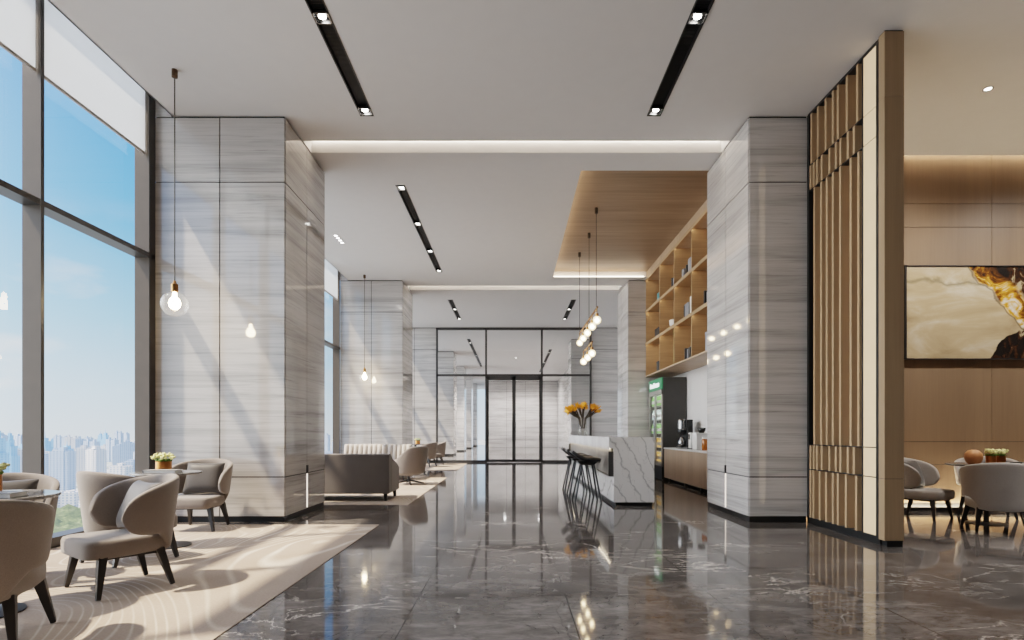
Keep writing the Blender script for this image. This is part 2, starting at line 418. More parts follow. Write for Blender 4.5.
# wood coffer over the bar
o = MB().box(.82, 3.42, 8.40, 14.60, 5.15, 5.19).build('coffer_panel', 'ceiling_wood')
o.name = 'wood_ceiling_panel'; tag(o, 'recessed brown wood ceiling panel over the bar with glowing edges', 'ceiling panel')
struct(MB().box(.80, .82, 8.40, 14.60, H + .003, 5.19).box(.80, 3.42, 14.58, 14.60, H + .003, 5.19).box(.8, 3.42, 8.38, 8.40, H + .003, 5.19).build('trim_5', 'ceiling_paint'))
t = thing('cove_light', 'warm light strip hidden around the wood ceiling panel above the bar', 'light', (1, 11.5, H))
MB().box(-.09, -.06, -2.9, 2.9, .015, .04).build('light_strip', 'led_warm', t)
MB().box(.05, 2.3, 3.0, 3.03, .015, .04).build('light_strip', 'led_warm', t)

# walls
struct(MB().box(-4.6, 12, YB - .2, YB, 0, 5.75).build('wall_back', 'wall_wood'))
struct(MB().box(11.5, 11.7, YB, 8.4, 0, 5.75).build('wall_right', 'wall_wood'))
struct(MB().box(4.05, 4.2, 8.45, 21.4, 0, 5.75).build('wall_bar', 'wall_paint'))

# stone cladding of a wall or column: dark core + thin slabs with open joints
ZS = [.07, .556, 4.16, H - .018]
def slabs(mb, axis, plane, a0, a1, splits, zs, out, g=.007, th=.016):
    ss = [a0] + list(splits) + [a1]
    for s0, s1 in zip(ss, ss[1:]):
        for z0, z1 in zip(zs, zs[1:]):
            p0, p1 = sorted((plane, plane - out * th))
            if axis == 'y': mb.box(s0 + g, s1 - g, p0, p1, z0 + g, z1 - g)
            else: mb.box(p0, p1, s0 + g, s1 - g, z0 + g, z1 - g)
def column(label, x0, x1, y0, y1, inner, splits=True, strip=True, zs=ZS, group=None):
    """inner=+1: the column's corridor face looks to +X"""
    t = thing('stone_column', label, 'column', ((x0 + x1) / 2, (y0 + y1) / 2, 0), group=group)
    cx, cy = (x0 + x1) / 2, (y0 + y1) / 2
    X0, X1, Yo, Yb = x0 - cx, x1 - cx, y0 - cy, y1 - cy
    e = .014
    MB().box(X0 + e, X1 - e, Yo + e, Yb - e, 0.001, H - .002).build('core', 'plinth_black', t)
    m = MB()
    slabs(m, 'y', Yo, X0, X1, [0] if splits else [], zs, -1); slabs(m, 'y', Yb, X0, X1, [0], zs, 1)
    for sgn, pl in ((-1, X0), (1, X1)): slabs(m, 'x', pl, Yo + .017, Yb - .017, [0], zs, sgn)
    m.build('stone_cladding', 'column_stone', t)
    if strip:
        xf = X1 if inner > 0 else X0
        MB().box(xf - .002 if inner > 0 else xf - .008, xf + .008 if inner > 0 else xf + .002, -.011, .011, .09, .545).build('light_strip', 'led_soft', t)
        MB().box(xf - .004 if inner > 0 else xf - .014, xf + .014 if inner > 0 else xf + .004, -.022, .022, .558, .66).build('pull_handle', 'plinth_black', t)
    return t
c1 = column('massive stone clad column between the two tall window bays, beside the lounge chairs', -4.37, XL, Y1, Y1b, 1)
column('stone clad column beside the slatted wood screen, with a lit strip at its foot', XR, 3.62, Y1, Y1b, -1, splits=False)
column('stone clad column behind the tufted cream sofa with a pendant hanging before it', -4.37, XL, Y2, Y2b, 1, strip=False)
column('stone clad column between the tall drinks fridge and the glass doors', 2.95, 4.03, Y2, Y2b, -1, splits=False, strip=False)
# upper part of the window-side columns in the blind pocket
for ya, yb in ((Y1, Y1b), (Y2, Y2b)):
    struct(MB().box(-4.37, -4.165, ya, yb, H - .01, 5.4).build('trim_6', 'column_stone'))
# far end wall either side of the glass doors
def stone_wall(name, axis, plane, a0, a1, splits, out, zs=ZS, thick=.12):
    m = MB(); slabs(m, axis, plane, a0, a1, splits, zs, out)
    lo, hi = sorted((plane - out * .014, plane - out * thick))
    core = MB().box(a0, a1, lo, hi, 0, H) if axis == 'y' else MB().box(lo, hi, a0, a1, 0, H)
    o = struct(m.build(name, 'column_stone'))
    c = core.build('core', 'plinth_black', o)
    return o
stone_wall('wall_far_left', 'y', YF, -4.4, -2.80, [-3.6], -1)
stone_wall('wall_far_right', 'y', YF, 2.93, 4.05, [], -1)

# ---------------- corridor beyond the doors
for k, ys_ in enumerate((27.6, 33.7, 39.8, 45.9)):
    column('pale stone column seen through the glass doors, %s of the row' % ('first', 'second', 'third', 'last')[k], -4.37, XL, ys_, ys_ + 1.5, 1, strip=False)
column('white stone column behind the side pane near the bar', 2.45, 3.3, 24.0, 25.2, -1, splits=False, strip=False)
stone_wall('wall_corridor_end', 'y', 43.5, -1.95, 3.9, [-.4, 1.0, 2.4], -1, [0, .556, 4.16, H - .018])
stone_wall('wall_corridor_right', 'x', 3.4, 21.6, 43.4, [26, 31, 36, 40], -1, [0, .556, 4.16, H - .018])

# ---------------- window wall
GX = -4.53
def window(n, ya, yb, mull):
    fr = MB()
    for y in mull: fr.box(GX, XW + .01, y - .02, y + .02, 0, 5.4)
    o = struct(fr.build('window_%d' % n, 'mullion_grey'))
    cap = MB()
    for y in mull: cap.box(XW + .010, XW + .014, y - .02, y + .02, 0, 5.4)
    cap.build('mullion_cap', 'bronze_frame', o)
    MB().box(GX, XW + .012, ya, yb, 3.205, 3.26).build('transom', 'bronze_frame', o)
    MB().box(GX - .03, XW + .012, ya, yb, 0, .10).build('sill', 'bronze_frame', o)
    ys_ = sorted([ya] + list(mull) + [yb])
    for a, b in zip(ys_, ys_[1:]):
        if b - a > .1:
            g = MB(); g.grid([[(GX + .02, a, .1), (GX + .02, b, .1)], [(GX + .02, a, 5.4), (GX + .02, b, 5.4)]]); g.build('pane', 'window_glass', o)
mulls = [5.383 + 1.6 * k for k in range(-7, 30)]
def inside(a, b): return [m for m in mulls if a < m < b]
struct(MB().box(-4.65, XW, YB, -.3, 0, 5.75).build('wall_left_blocker', 'wall_wood'))  # unseen solid wall, added to block window light from behind the camera
window(1, -.3, Y1, inside(-.3, Y1))
struct(MB().box(GX, XW + .012, 7.004, Y1 - .001, 0, 5.4).build('trim_8', 'bronze_frame'))
window(2, Y1b, Y2, inside(Y1b, Y2 - .05) + [Y2 - .06])
window(3, Y2b, YF, inside(Y2b, YF))
window(4, YF, 52, inside(YF, 52))

def blind(ya, yb, label):
    t = thing('roller_blind', label, 'blind', (-4.40, (ya + yb) / 2, 4.43)); h = (yb - ya) / 2
    MB().box(-.003, 0, -h, h, .03, .93).build('shade_cloth', 'shade_cloth', t)
    MB().box(-.012, .006, -h, h, 0, .03).build('bottom_bar', 'blind_bar', t)
    MB().tube([(-.04, -h, .93), (-.04, h, .93)], .03, 10).build('roller_tube', 'steel', t)
blind(3.81, 5.355, 'white roller blind lowered over the pane cut off by the picture edge')
blind(5.41, 6.955, 'white roller blind lowered over the full pane beside the massive column')
blind(13.41, 14.64, 'white roller blind glimpsed past the massive column above the sofas')
blind(2.21, 3.75, 'unseen white roller blind added over the window pane nearest the entrance side')  # added out of view to shape the sun patches on the rug

# ---------------- rugs
def rug(x0, x1, y0, y1, label):
    o = MB().box(x0, x1, y0, y1, .001, .006).build('area_rug', 'rug_weave'); tag(o, label, 'rug', 'beige swirl pattern rugs')
rug(-4.34, -1.58, -1.0, 6.90, 'beige swirl patterned rug under the lounge chairs by the window')
rug(-4.34, -1.58, 8.80, 14.10, 'beige rug under the dark sofa and the swivel armchair')
rug(-4.34, -1.59, 16.66, 20.4, 'small looking beige rug under the far chairs before the glass doors')

# ---------------- glass partition with double doors
def partition():
    x0, x1 = -2.80, 2.93; t1, t2 = -.955, 1.10
    fr = MB(); w = .07; y0, y1 = YF - .05, YF + .05
    for x in (x0, x1 - w): fr.box(x, x + w, y0, y1, 0, H - .005)
    for x in (t1 - .035, t2 - .035): fr.box(x, x + w, y0, y1, 0, H - .005)
    fr.box(x0, x1, y0, y1, H - .09, H - .005); fr.box(x0, x1, y0, y1, 3.17, 3.25)
    fr.box(x0, t1, y0, y1, 0, .08); fr.box(t2, x1, y0, y1, 0, .08)
    o = struct(fr.build('window_5', 'bronze_frame'))
    for a, b, z0, z1 in ((x0, t1, .08, 3.17), (t2, x1, .08, 3.17), (x0, t1, 3.25, H), (t1, t2, 3.25, H), (t2, x1, 3.25, H)):
        g = MB(); g.grid([[(a, YF, z0), (b, YF, z0)], [(a, YF, z1), (b, YF, z1)]]); g.build('pane', 'partition_glass', o)
    mid = (t1 + t2) / 2
    for k, (a, b) in enumerate(((t1 + .035, mid), (mid, t2 - .035))):
        d = MB(); f = .065
        d.box(a, a + f, YF - .03, YF + .03, .01, 3.17).box(b - f, b, YF - .03, YF + .03, .01, 3.17).box(a, b, YF - .03, YF + .03, 3.03, 3.17).box(a, b, YF - .03, YF + .03, .01, .11)
        do = struct(d.build('door_%d' % (k + 1), 'bronze_frame'))
        g = MB(); g.grid([[(a + f, YF, .11), (b - f, YF, .11)], [(a + f, YF, 3.03), (b - f, YF, 3.03)]]); g.build('pane', 'partition_glass', do)
        hx = mid - .06 if k == 0 else mid + .06
        MB().tube([(hx, YF - .06, .8), (hx, YF - .06, 1.5)], .012).build('handle', 'bronze_frame', do)
partition()

# ---------------- recessed linear ceiling lights
def track(label, x0, x1, y0, y1, spots, shown=True):
    cx = (x0 + x1) / 2; w = (x1 - x0) / 2
    t = thing('linear_ceiling_light', label, 'ceiling light', (cx, y0, H)); L = y1 - y0
    m = MB().box(-w - .004, -w + .01, 0, L, -.004, .12).box(w - .01, w + .004, 0, L, -.004, .12).box(-w, w, 0, L, .11, .12).box(-w, w, 0, .01, -.004, .12).box(-w, w, L - .01, L, -.004, .12)
    m.build('housing', 'black_metal', t)
    mb = MB()
    k = 0
    while k * .02 < L - .03:
        mb.box(-w + .012, w - .012, .01 + k * .02, .018 + k * .02, .03, .06); k += 1
    mb.build('louvre', 'black_metal', t)
    for y in spots:
        f = MB(); q = w - .004
        f.box(-q, q, y - y0 - q, y - y0 - q + .012, -.01, .05).box(-q, q, y - y0 + q - .012, y - y0 + q, -.01, .05)
        f.box(-q, -q + .012, y - y0 - q, y - y0 + q, -.01, .05).box(q - .012, q, y - y0 - q, y - y0 + q, -.01, .05).box(-q, q, y - y0 - q, y - y0 + q, .02, .025)
        s_ = f.build('spot_module', 'steel', t)
        l = MB().lathe([(0, 0), (.036, 0), (.036, .012), (0, .012)], 20, (0, y - y0, .004)).build('lens', 'lens_white', s_)
        ld = bpy.data.lights.new('lamp', 'SPOT'); ld.energy = SPOT; ld.spot_size = 1.25; ld.spot_blend = .7; ld.shadow_soft_size = .03; ld.color = (1, .93, .84)
        lo = bpy.data.objects.new('lamp', ld); C.objects.link(lo); lo.parent = t; lo.location = (0, y - y0, -.02)
SPOT = 60
track('long black recessed light over the lounge side, ending before the ceiling slot', -1.85, -1.69, .6, 7.09, [.8, 3.84, 5.41, 6.98])
track('long black recessed light over the bar side, ending before the ceiling slot', 1.65, 1.81, .6, 7.09, [.8, 3.84, 5.41, 6.98])
track('black recessed light with four bright spots beyond the ceiling slot', -1.82, -1.68, 9.07, 13.98, [9.17, 10.75, 12.37, 13.87])
track('short black recessed light near the glass doors on the window side', -1.87, -1.73, 16.9, 19.9, [18.2, 19.75])
track('short black recessed light near the glass doors on the bar side', 1.73, 1.87, 16.9, 19.9, [18.2, 19.75])
SPOT = 1300  # corridor tracks added to brighten the space beyond the doors
track('added light brightening the window side of the corridor beyond the glass doors', -1.87, -1.73, 24, 34, [25, 29, 33])
track('added light brightening the other side of the corridor beyond the glass doors', 1.73, 1.87, 27, 37, [28, 32, 36])
for x, y, lab in ((-.5, 40.6, 'first added downlight brightening the corridor end wall beyond the glass doors'), (1.9, 40.6, 'second added downlight brightening the corridor end wall beyond the glass doors'),
                  (.2, 30, 'added downlight in the middle of the corridor beyond the glass doors')):
    t = thing('downlight', lab, 'downlight', (x, y, H))  # corridor downlights made up to brighten the end wall
    MB().lathe([(.08, 0), (.08, -.006), (.06, -.006), (.055, -.001), (.08, -.0005)], 20).build('trim_ring', 'steel', t)
    MB().lathe([(0, -.003), (.054, -.003), (.054, -.001), (0, -.001)], 20).build('lens', 'lens_white', t)
    ld = bpy.data.lights.new('lamp', 'SPOT'); ld.energy = 650; ld.spot_size = 2.9; ld.spot_blend = .6; ld.color = (1, .95, .92); ld.shadow_soft_size = .08
    lo = bpy.data.objects.new('lamp', ld); C.objects.link(lo); lo.parent = t; lo.location = (0, 0, -.03)
t = thing('downlight', 'added unseen downlight brightening the open side of the dining corner', 'downlight', (7.2, 4.4, H))  # out of view, added to brighten the turned chair back
MB().lathe([(.05, 0), (.05, -.006), (.038, -.006), (.034, -.001), (.05, -.0005)], 20).build('trim_ring', 'steel', t)
MB().lathe([(0, -.003), (.033, -.003), (.033, -.001), (0, -.001)], 20).build('lens', 'lens_white', t)
ld = bpy.data.lights.new('lamp', 'SPOT'); ld.energy = 420; ld.spot_size = 1.4; ld.spot_blend = .6; ld.color = (1, .95, .9); ld.shadow_soft_size = .06
lo = bpy.data.objects.new('lamp', ld); C.objects.link(lo); lo.parent = t; lo.location = (0, 0, -.03)
# round dining downlight, another added out of view for brightness, small four dot fitting
for x, y, lab in ((5.36, 6.53, 'small round recessed downlight in the ceiling above the dining chairs'), (8.0, 6.53, 'added unseen downlight brightening the far side of the dining corner')):
    t = thing('downlight', lab, 'downlight', (x, y, H))
    MB().lathe([(.05, 0), (.05, -.006), (.038, -.006), (.034, -.001), (.05, -.0005)], 20).build('trim_ring', 'steel', t)
    MB().lathe([(0, -.003), (.033, -.003), (.033, -.001), (0, -.001)], 20).build('lens', 'lens_white', t)
    ld = bpy.data.lights.new('lamp', 'SPOT'); ld.energy = 300; ld.spot_size = 2.8; ld.spot_blend = .7; ld.color = (1, .95, .90); ld.shadow_soft_size = .06
    lo = bpy.data.objects.new('lamp', ld); C.objects.link(lo); lo.parent = t; lo.location = (0, 0, -.03)
t = thing('downlight', 'tiny four dot ceiling fitting near the window beyond the massive column', 'downlight', (-3.46, 11.6, H))
MB().box(-.06, .06, -.28, .28, -.006, 0).build('fitting_plate', 'ceiling_paint', t)
for k in range(4): MB().lathe([(0, -.009), (.03, -.009), (.03, -.006), (0, -.006)], 12, (0, -.21 + .14 * k, 0)).build('lens', 'lens_white', t)
# ---------------- globe pendants
def pendant(x, y, zg, label):
    t = thing('globe_pendant', label, 'pendant light', (x, y, zg), group=None)
    MB().lathe([(0, H - zg), (.03, H - zg), (.03, H - zg - .08), (.012, H - zg - .09), (0, H - zg - .09)], 16).build('ceiling_rose', 'dark_bronze', t)
    MB().tube([(0, 0, .22), (0, 0, H - zg - .05)], .006, 6).build('cord', 'stem_dark', t)
    MB().lathe([(0, .13), (.035, .13), (.035, .21), (.02, .22), (.012, .25), (0, .25)], 16).build('lamp_holder', 'brass', t)
    r = .136; MB().lathe([(r * math.sin(a), r * math.cos(a)) for a in [.22 + (PI - .22) * i / 18 for i in range(18)]] + [(0, -r)], 28).build('glass_globe', 'globe_clear_halo', t, smooth=True)
    b = .06; MB().lathe([(0, .13), (.02, .12), (.022, .08), (b * .8, .05), (b, .01), (b * .85, -.03), (b * .45, -.052), (0, -.058)], 16).build('light_bulb', 'bulb', t, smooth=True)
pendant(-3.60, 6.19, 2.47, 'glass globe pendant with a brass cap hanging above the lounge table')
pendant(-3.62, 14.24, 2.45, 'globe pendant hanging over the sofas before the second window column')

# ---------------- linear bar chandelier
def bar_pendant(label, x, ya, yb, z, globes, cords):
    t = thing('bar_pendant', label, 'pendant light', (x, (ya + yb) / 2, z)); cy = (ya + yb) / 2
    MB().box(-.012, .012, ya - cy, yb - cy, -.012, .012).build('brass_bar', 'brass', t)
    for y in cords:
        MB().tube([(0, y - cy, .0), (0, y - cy, 5.15 - z)], .006, 6).build('cord', 'stem_dark', t)
        MB().lathe([(0, 5.149 - z), (.03, 5.149 - z), (.03, 5.05 - z), (0, 5.05 - z)], 12).build('ceiling_rose', 'stem_dark', t, loc=(0, y - cy, 0))
    for y in globes:
        g = MB().lathe([(.075 * math.sin(a), .075 * math.cos(a)) for a in [.25 + (PI - .25) * i / 12 for i in range(12)]] + [(0, -.075)], 18).build('glass_globe', 'globe_halo', t, smooth=True, loc=(0, y - cy, -.22))
        MB().lathe([(0, .045), (.02, .03), (.042, 0), (.03, -.03), (0, -.045)], 12).build('light_bulb', 'bulb_small', g, smooth=True)
        MB().lathe([(0, .07), (.03, .07), (.03, .12), (.008, .125), (.008, .21), (0, .21)], 12).build('lamp_holder', 'brass', g)
bar_pendant('upper brass rod pendant with a row of five glowing globes above the bar', 1.52, 10.3, 13.1, 3.33, [10.38, 11.0, 11.7, 12.4, 13.0], [10.46, 13.05])
bar_pendant('lower brass rod pendant with three glowing globes above the bar', 1.565, 11.3, 12.75, 2.87, [11.36, 12.0, 12.68], [11.78])

# ---------------- barrel lounge chair
def shell_mesh(a=.36, b=.335, thmax=2.02, zt=.78, zb=.245):
    mb = MB(); rows = []; n = 40
    for i in range(n + 1):
        u = -1 + 2 * i / n; th = u * thmax; au = abs(u)
        w = (1 - au ** 9) ** .5 if au < 1 else 0
        ztop = zt - .13 * au ** 1.8
        s_ = min(1, max(0, (au - .27) / .30)); s_ = s_ * s_ * (3 - 2 * s_)
        zbot = zb + .135 * s_
        zm = .51; ztop = zm + (ztop - zm) * w; zbot = zm - (zm - zbot) * w
        th_t = .055 * (.55 + .45 * w)
        def P(z, off):
            k = .84 + .17 * (z - .27) / .5
            aa, bb = a * k - off, b * k - off
            return (aa * math.sin(th), bb * math.cos(th) + .02, z)
        m = 7; r = []
        for j in range(m): r.append(P(zbot + (ztop - zbot) * (.03 + .94 * j / (m - 1)), 0))
        r.append(P(ztop, th_t * .3)); r.append(P(ztop, th_t * .7))
        for j in range(m): r.append(P(ztop - (ztop - zbot) * (.03 + .94 * j / (m - 1)), th_t))
        r.append(P(zbot, th_t * .7)); r.append(P(zbot, th_t * .3))
        rows.append(r)
    V_ = mb.grid(rows, True)
    mb.face(V_[0]); mb.face(V_[-1][::-1])
    return mb
def make_chair(label, fab='taupe_fabric'):
    t = thing('barrel_chair', label, 'chair')
    shell_mesh().build('backrest_shell', fab, t, smooth=True, sub=1)
    s_ = MB(); rows = []
    N = 28
    for z, k in ((.255, .96), (.262, .99), (.30, 1.0), (.345, 1.0), (.366, .975), (.374, .90)):
        ring = []
        for j in range(N):
            an = 2 * PI * j / N; cx, sy = math.cos(an), math.sin(an)
            e = .26; x = .268 * abs(cx) ** e * (1 if cx > 0 else -1); y = .285 * abs(sy) ** e * (1 if sy > 0 else -1)
            x *= (1 - .26 * max(0, (y + .04) / .3))
            ring.append((x * k, y * k - .02, z))
        rows.append(ring)
    G = s_.grid(rows, True); s_.face(G[0][::-1]); s_.face(G[-1])
    s_.build('seat', fab, t, smooth=True)
    MB().box(-.20, .20, -.20, .19, .235, .26).build('seat_frame', 'black_wood', t)
    for sx in (-1, 1):
        MB().bar((sx * .295, -.2425, 0), (sx * .235, -.2, .265), .028, .055, up=(0, 1, 0)).build('leg', 'black_wood', t, bevel=.004)
        MB().bar((sx * .225, .2425, 0), (sx * .19, .165, .265), .028, .055, up=(0, 1, 0)).build('leg', 'black_wood', t, bevel=.004)
    return t
ch = make_chair('taupe barrel lounge chair showing its seat, holding a grey pillow, beside the sunlit rug middle')
ch.location = (-2.77, 4.12, .011); ch.rotation_euler = (0, 0, face_rz(-.594, -.803))
CG = 'taupe barrel lounge chairs'
def chair(x, y, fx, fy, label, z=.011): return dup(ch, (x, y, z), face_rz(fx, fy), label, CG)
ch['group'] = CG
chair(-2.78, 2.98, -.47, .88, 'taupe barrel chair seen from behind, in front of the cut off round table')
chair(-3.72, 4.20, .5, -.86, 'taupe barrel chair beside the mullion, mostly hidden behind the cut off round table')
chair(-3.30, 4.98, .42, .90, 'taupe barrel chair turned to the window view, directly behind the chair with the tilted pillow')
chair(-3.58, 6.62, 0, -1, 'taupe barrel chair with a square pillow standing against the massive stone column')
DG = 'grey barrel dining chairs'
def dchair(x, y, fx, fy, label):
    c = dup(ch, (x, y, .0), face_rz(fx, fy), label, DG)
    for k in children(c):
        if k.name.startswith(('backrest', 'seat')) and 'frame' not in k.name:
            k.material_slots[0].link = 'OBJECT'; k.material_slots[0].material = M['grey_fabric']
dchair(5.285, 7.49, .585, -.81, 'grey barrel chair showing its side, half hidden by the wood screen post')
dchair(5.42, 6.47, .5, .86, 'grey barrel chair with its back turned, in front of the dining table')
dchair(6.27, 7.66, -.62, -.78, 'grey barrel chair behind the dining table, only its rounded top showing')
chair(-2.74, 18.58, -.9, .35, 'tiny looking barrel chair on the far rug, seen from its side')
chair(-2.60, 19.80, -.9, -.2, 'tiny looking barrel chair on the far rug, closest to the glass doors')

def pillow_mesh(w=.45, h=.40, t=.075):
    mb = MB(); n = 12
    for sgn in (1, -1):
        rows = []
        for i in range(n + 1):
            u = -1 + 2 * i / n; r = []
            for j in range(n + 1):
                v = -1 + 2 * j / n
                pin = 1 - .10 * (1 - u * u) * abs(v) ** 3; pin2 = 1 - .10 * (1 - v * v) * abs(u) ** 3
                d = t * ((1 - u ** 4) * (1 - v ** 4)) ** .6
                r.append((u * w / 2 * pin2, sgn * d, v * h / 2 * pin))
            rows.append(r)
        mb.grid(rows)
    bmesh.ops.remove_doubles(mb.bm, verts=mb.bm.verts, dist=.0008)
    return mb
pl0 = pillow_mesh().build('throw_pillow', 'pillow_satin', smooth=True, sub=1)
def pillow(cx, cy, fx, fy, off, z, tilt, label, first=False, zc=.014):
    o = pl0 if first else pl0.copy()
    if not first: C.objects.link(o)
    r = face_rz(fx, fy); f = Vector((fx, fy)).normalized()
    side = Vector((f.y, -f.x)); 
    o.location = (cx - f.x * off[1] + side.x * off[0], cy - f.y * off[1] + side.y * off[0], z)
    o.rotation_euler = (tilt, 0, r + off[2]) ; tag(o, label, 'pillow', 'dark grey throw pillows')
pillow(-2.77, 4.13, -.594, -.803, (0, .11, .0), .570, -.40, 'dark grey satin pillow tilted back in the chair on the sunlit rug', True)
pillow(-3.72, 4.20, .5, -.86, (0, .085, .0), .575, -.40, 'dark grey pillow in the chair behind the cut off round table')
pillow(-3.58, 6.62, 0, -1, (-.02, .085, .10), .575, -.40, 'dark grey square pillow in the chair against the stone column')
pillow(5.285, 7.49, .585, -.81, (0, .10, 0), .552, -.3, 'dark grey pillow in the chair half hidden by the screen post')
pillow(6.27, 7.66, -.62, -.78, (0, .10, 0), .552, -.3, 'dark pillow in the chair behind the dining table')

# ---------------- round tables
def round_table(x, y, r, label, z=.007, h=.72):
    t = thing('round_table', label, 'table', (x, y, z)); h -= z
    MB().lathe([(0, h - .022), (r - .01, h - .022), (r, h - .014), (r, h - .004), (r - .004, h), (0, h)], 48).build('table_top', 'table_grey', t)
    MB().lathe([(0, .012), (.035, .012), (.028, .05), (.028, h - .05), (.06, h - .022), (0, h - .022)], 20).build('pole', 'black_metal', t)
    MB().lathe([(0, 0), (.21, 0), (.21, .008), (.05, .018), (0, .018)], 36).build('base', 'black_metal', t)
round_table(-3.20, 3.50, .38, 'dark grey round table cut off by the picture edge, holding a copper flower pot')
round_table(-3.33, 5.60, .305, 'small dark round table before the stone column, holding a copper flower pot')
round_table(5.74, 7.02, .41, 'dark round dining table behind the chair with its back turned', 0)
round_table(-3.20, 19.25, .35, 'small round table on the far rug holding a yellow flower pot')

def flower_pot(x, y, z, label, r=.066, h=.085, fr=.12, nfl=14, square=False):
    t = thing('flower_pot', label, 'potted plant', (x, y, z))
    MB().lathe([(0, 0), (r * .96, 0), (r, .006), (r, h), (r * .9, h), (r * .88, h * .85), (0, h * .85)], 24).build('pot', 'copper', t)
    lf = MB()
    for k in range(10):
        an = k * 2.4; lf.ball((math.cos(an) * fr * .45, math.sin(an) * fr * .45, h + .012), .026, 8, .6)
    lf.build('leaves', 'leaf_green', t, smooth=True)
    bl = MB()
    for k in range(nfl):
        an = k * 2.39996; rr = fr * .82 * math.sqrt((k + .5) / nfl); zz = h + .066 - .042 * (rr / fr) ** 2
        for q in range(7):
            bl.ball((math.cos(an) * rr + random.uniform(-.022, .022), math.sin(an) * rr + random.uniform(-.022, .022), zz + random.uniform(-.012, .016)), random.uniform(.010, .017), 6, .8, .1)
    bl.build('blossoms', 'cream_petal', t, smooth=True)
flower_pot(-3.22, 3.56, .7205, 'copper pot of yellow green flowers on the cut off round table', r=.07, h=.12)
flower_pot(-3.375, 5.62, .7205, 'copper pot of cream flowers on the small table before the stone column', r=.07, h=.10, fr=.115)
flower_pot(5.715, 6.92, .7205, 'copper pot of cream flowers on the dining table, beside the terracotta ball vase', r=.052, h=.10, fr=.072, nfl=9)
flower_pot(5.885, 6.99, .7205, 'copper pot of cream flowers on the dining table, beside the dark book', r=.052, h=.10, fr=.072, nfl=9)
flower_pot(-3.12, 19.2, .7205, 'little yellow flower pot on the far round table', r=.08, h=.11)
def book(x, y, z, sx, sy, sz, rz, m, label, group=None):
    t = thing('closed_book', label, 'book', (x, y, z), rz, group)
    MB().box(-sx / 2, sx / 2, -sy / 2, sy / 2, 0, .004).box(-sx / 2, sx / 2, -sy / 2, sy / 2, sz - .004, sz).box(-sx / 2, -sx / 2 + .004, -sy / 2, sy / 2, 0, sz).build('cover', m, t)
    MB().box(-sx / 2 + .004, sx / 2 - .006, -sy / 2 + .006, sy / 2 - .006, .004, sz - .004).build('pages', 'book_white', t)
book(-3.02, 3.40, .7205, .25, .15, .03, .1, 'book_grey', 'flat grey book on the cut off round table')
book(-3.28, 5.45, .7205, .30, .14, .03, .05, 'book_grey', 'flat grey book on the small table before the stone column')
book(6.03, 6.86, .7205, .18, .14, .03, .2, 'book_black', 'dark book lying on the dining table beside the flower pots')
o = MB().lathe([(0, 0), (.055, 0), (.078, .03), (.092, .08), (.086, .128), (.056, .162), (.02, .174), (0, .174)], 28).build('ball_vase', 'terracotta', smooth=True, loc=(5.53, 6.95, .7205))
tag(o, 'rounded terracotta vase on the dining table beside the copper flower pots', 'vase')

# ---------------- sofas
def sofa_dark():
    t = thing('sofa', 'dark taupe sofa with its flat back turned toward the entrance', 'sofa', (-2.95, 9.62, .010))
    w = 1.0
    MB().box(-w, w, -.42, -.26, .115, .748).build('backrest', 'taupe_dark', t, bevel=.02, seg=3)
    MB().box(-w + .02, w - .02, -.26, .40, .115, .30).build('seat_base', 'taupe_dark', t, bevel=.015)
    for sx in (-1, 1):
        x0, x1 = sorted((sx * w, sx * (w - .14)))
        MB().prism([(-.258, .115), (.42, .115), (.42, .50), (.30, .56), (-.10, .66), (-.258, .735)], x0, x1, 'x').build('armrest', 'taupe_dark', t, bevel=.02, seg=3)
        MB().box(min(sx * .02, sx * .85), max(sx * .02, sx * .85), -.25, .40, .30, .44).build('seat_cushion', 'taupe_dark', t, bevel=.035, seg=3)
        for y in (-.36, .34):
            MB().bar((sx * (w - .06), y, 0), (sx * (w - .07), y, .125), .04, .06).build('leg', 'black_wood', t)
sofa_dark()
def sofa_tufted():
    t = thing('sofa', 'cream sofa with an upright channel tufted back facing the entrance', 'sofa', (-3.24, 13.6, .010))
    for x0, x1 in ((-.80, .22), (.26, .80)):
        n = max(4, round((x1 - x0) / .115)); mb = MB(); w = (x1 - x0) / n; rows = []
        for i in range(n * 8 + 1):
            q = x0 + (x1 - x0) * i / (n * 8); d = .045 * abs(math.sin(PI * (q - x0) / w)) ** .6
            rows.append([(q, .30 - d, .40), (q, .34 - d * 1.1, .60), (q, .38 - d, .765), (q, .41, .80 + d * .25), (q, .47, .80 + d * .25), (q, .49, .70), (q, .49, .40)])
        G = mb.grid(rows); mb.face(G[0]); mb.face(G[-1][::-1])
        mb.build('tufted_backrest', 'cream_fabric', t, smooth=True)
        MB().box(x0, x1, -.38, .32, .28, .42).build('seat_cushion', 'cream_fabric', t, bevel=.04, seg=3)
    MB().box(-.82, .82, -.36, .46, .12, .28).build('seat_base', 'taupe_dark', t, bevel=.01)
    for sx in (-1, 1):
        x0, x1 = sorted((sx * .82, sx * .93)); MB().box(x0, x1, -.38, .48, .12, .56).build('armrest', 'cream_fabric', t, bevel=.03, seg=3)
        for y in (-.3, .38): MB().bar((sx * .76, y, 0), (sx * .74, y, .125), .03, .045).build('leg', 'black_wood', t)
sofa_tufted()
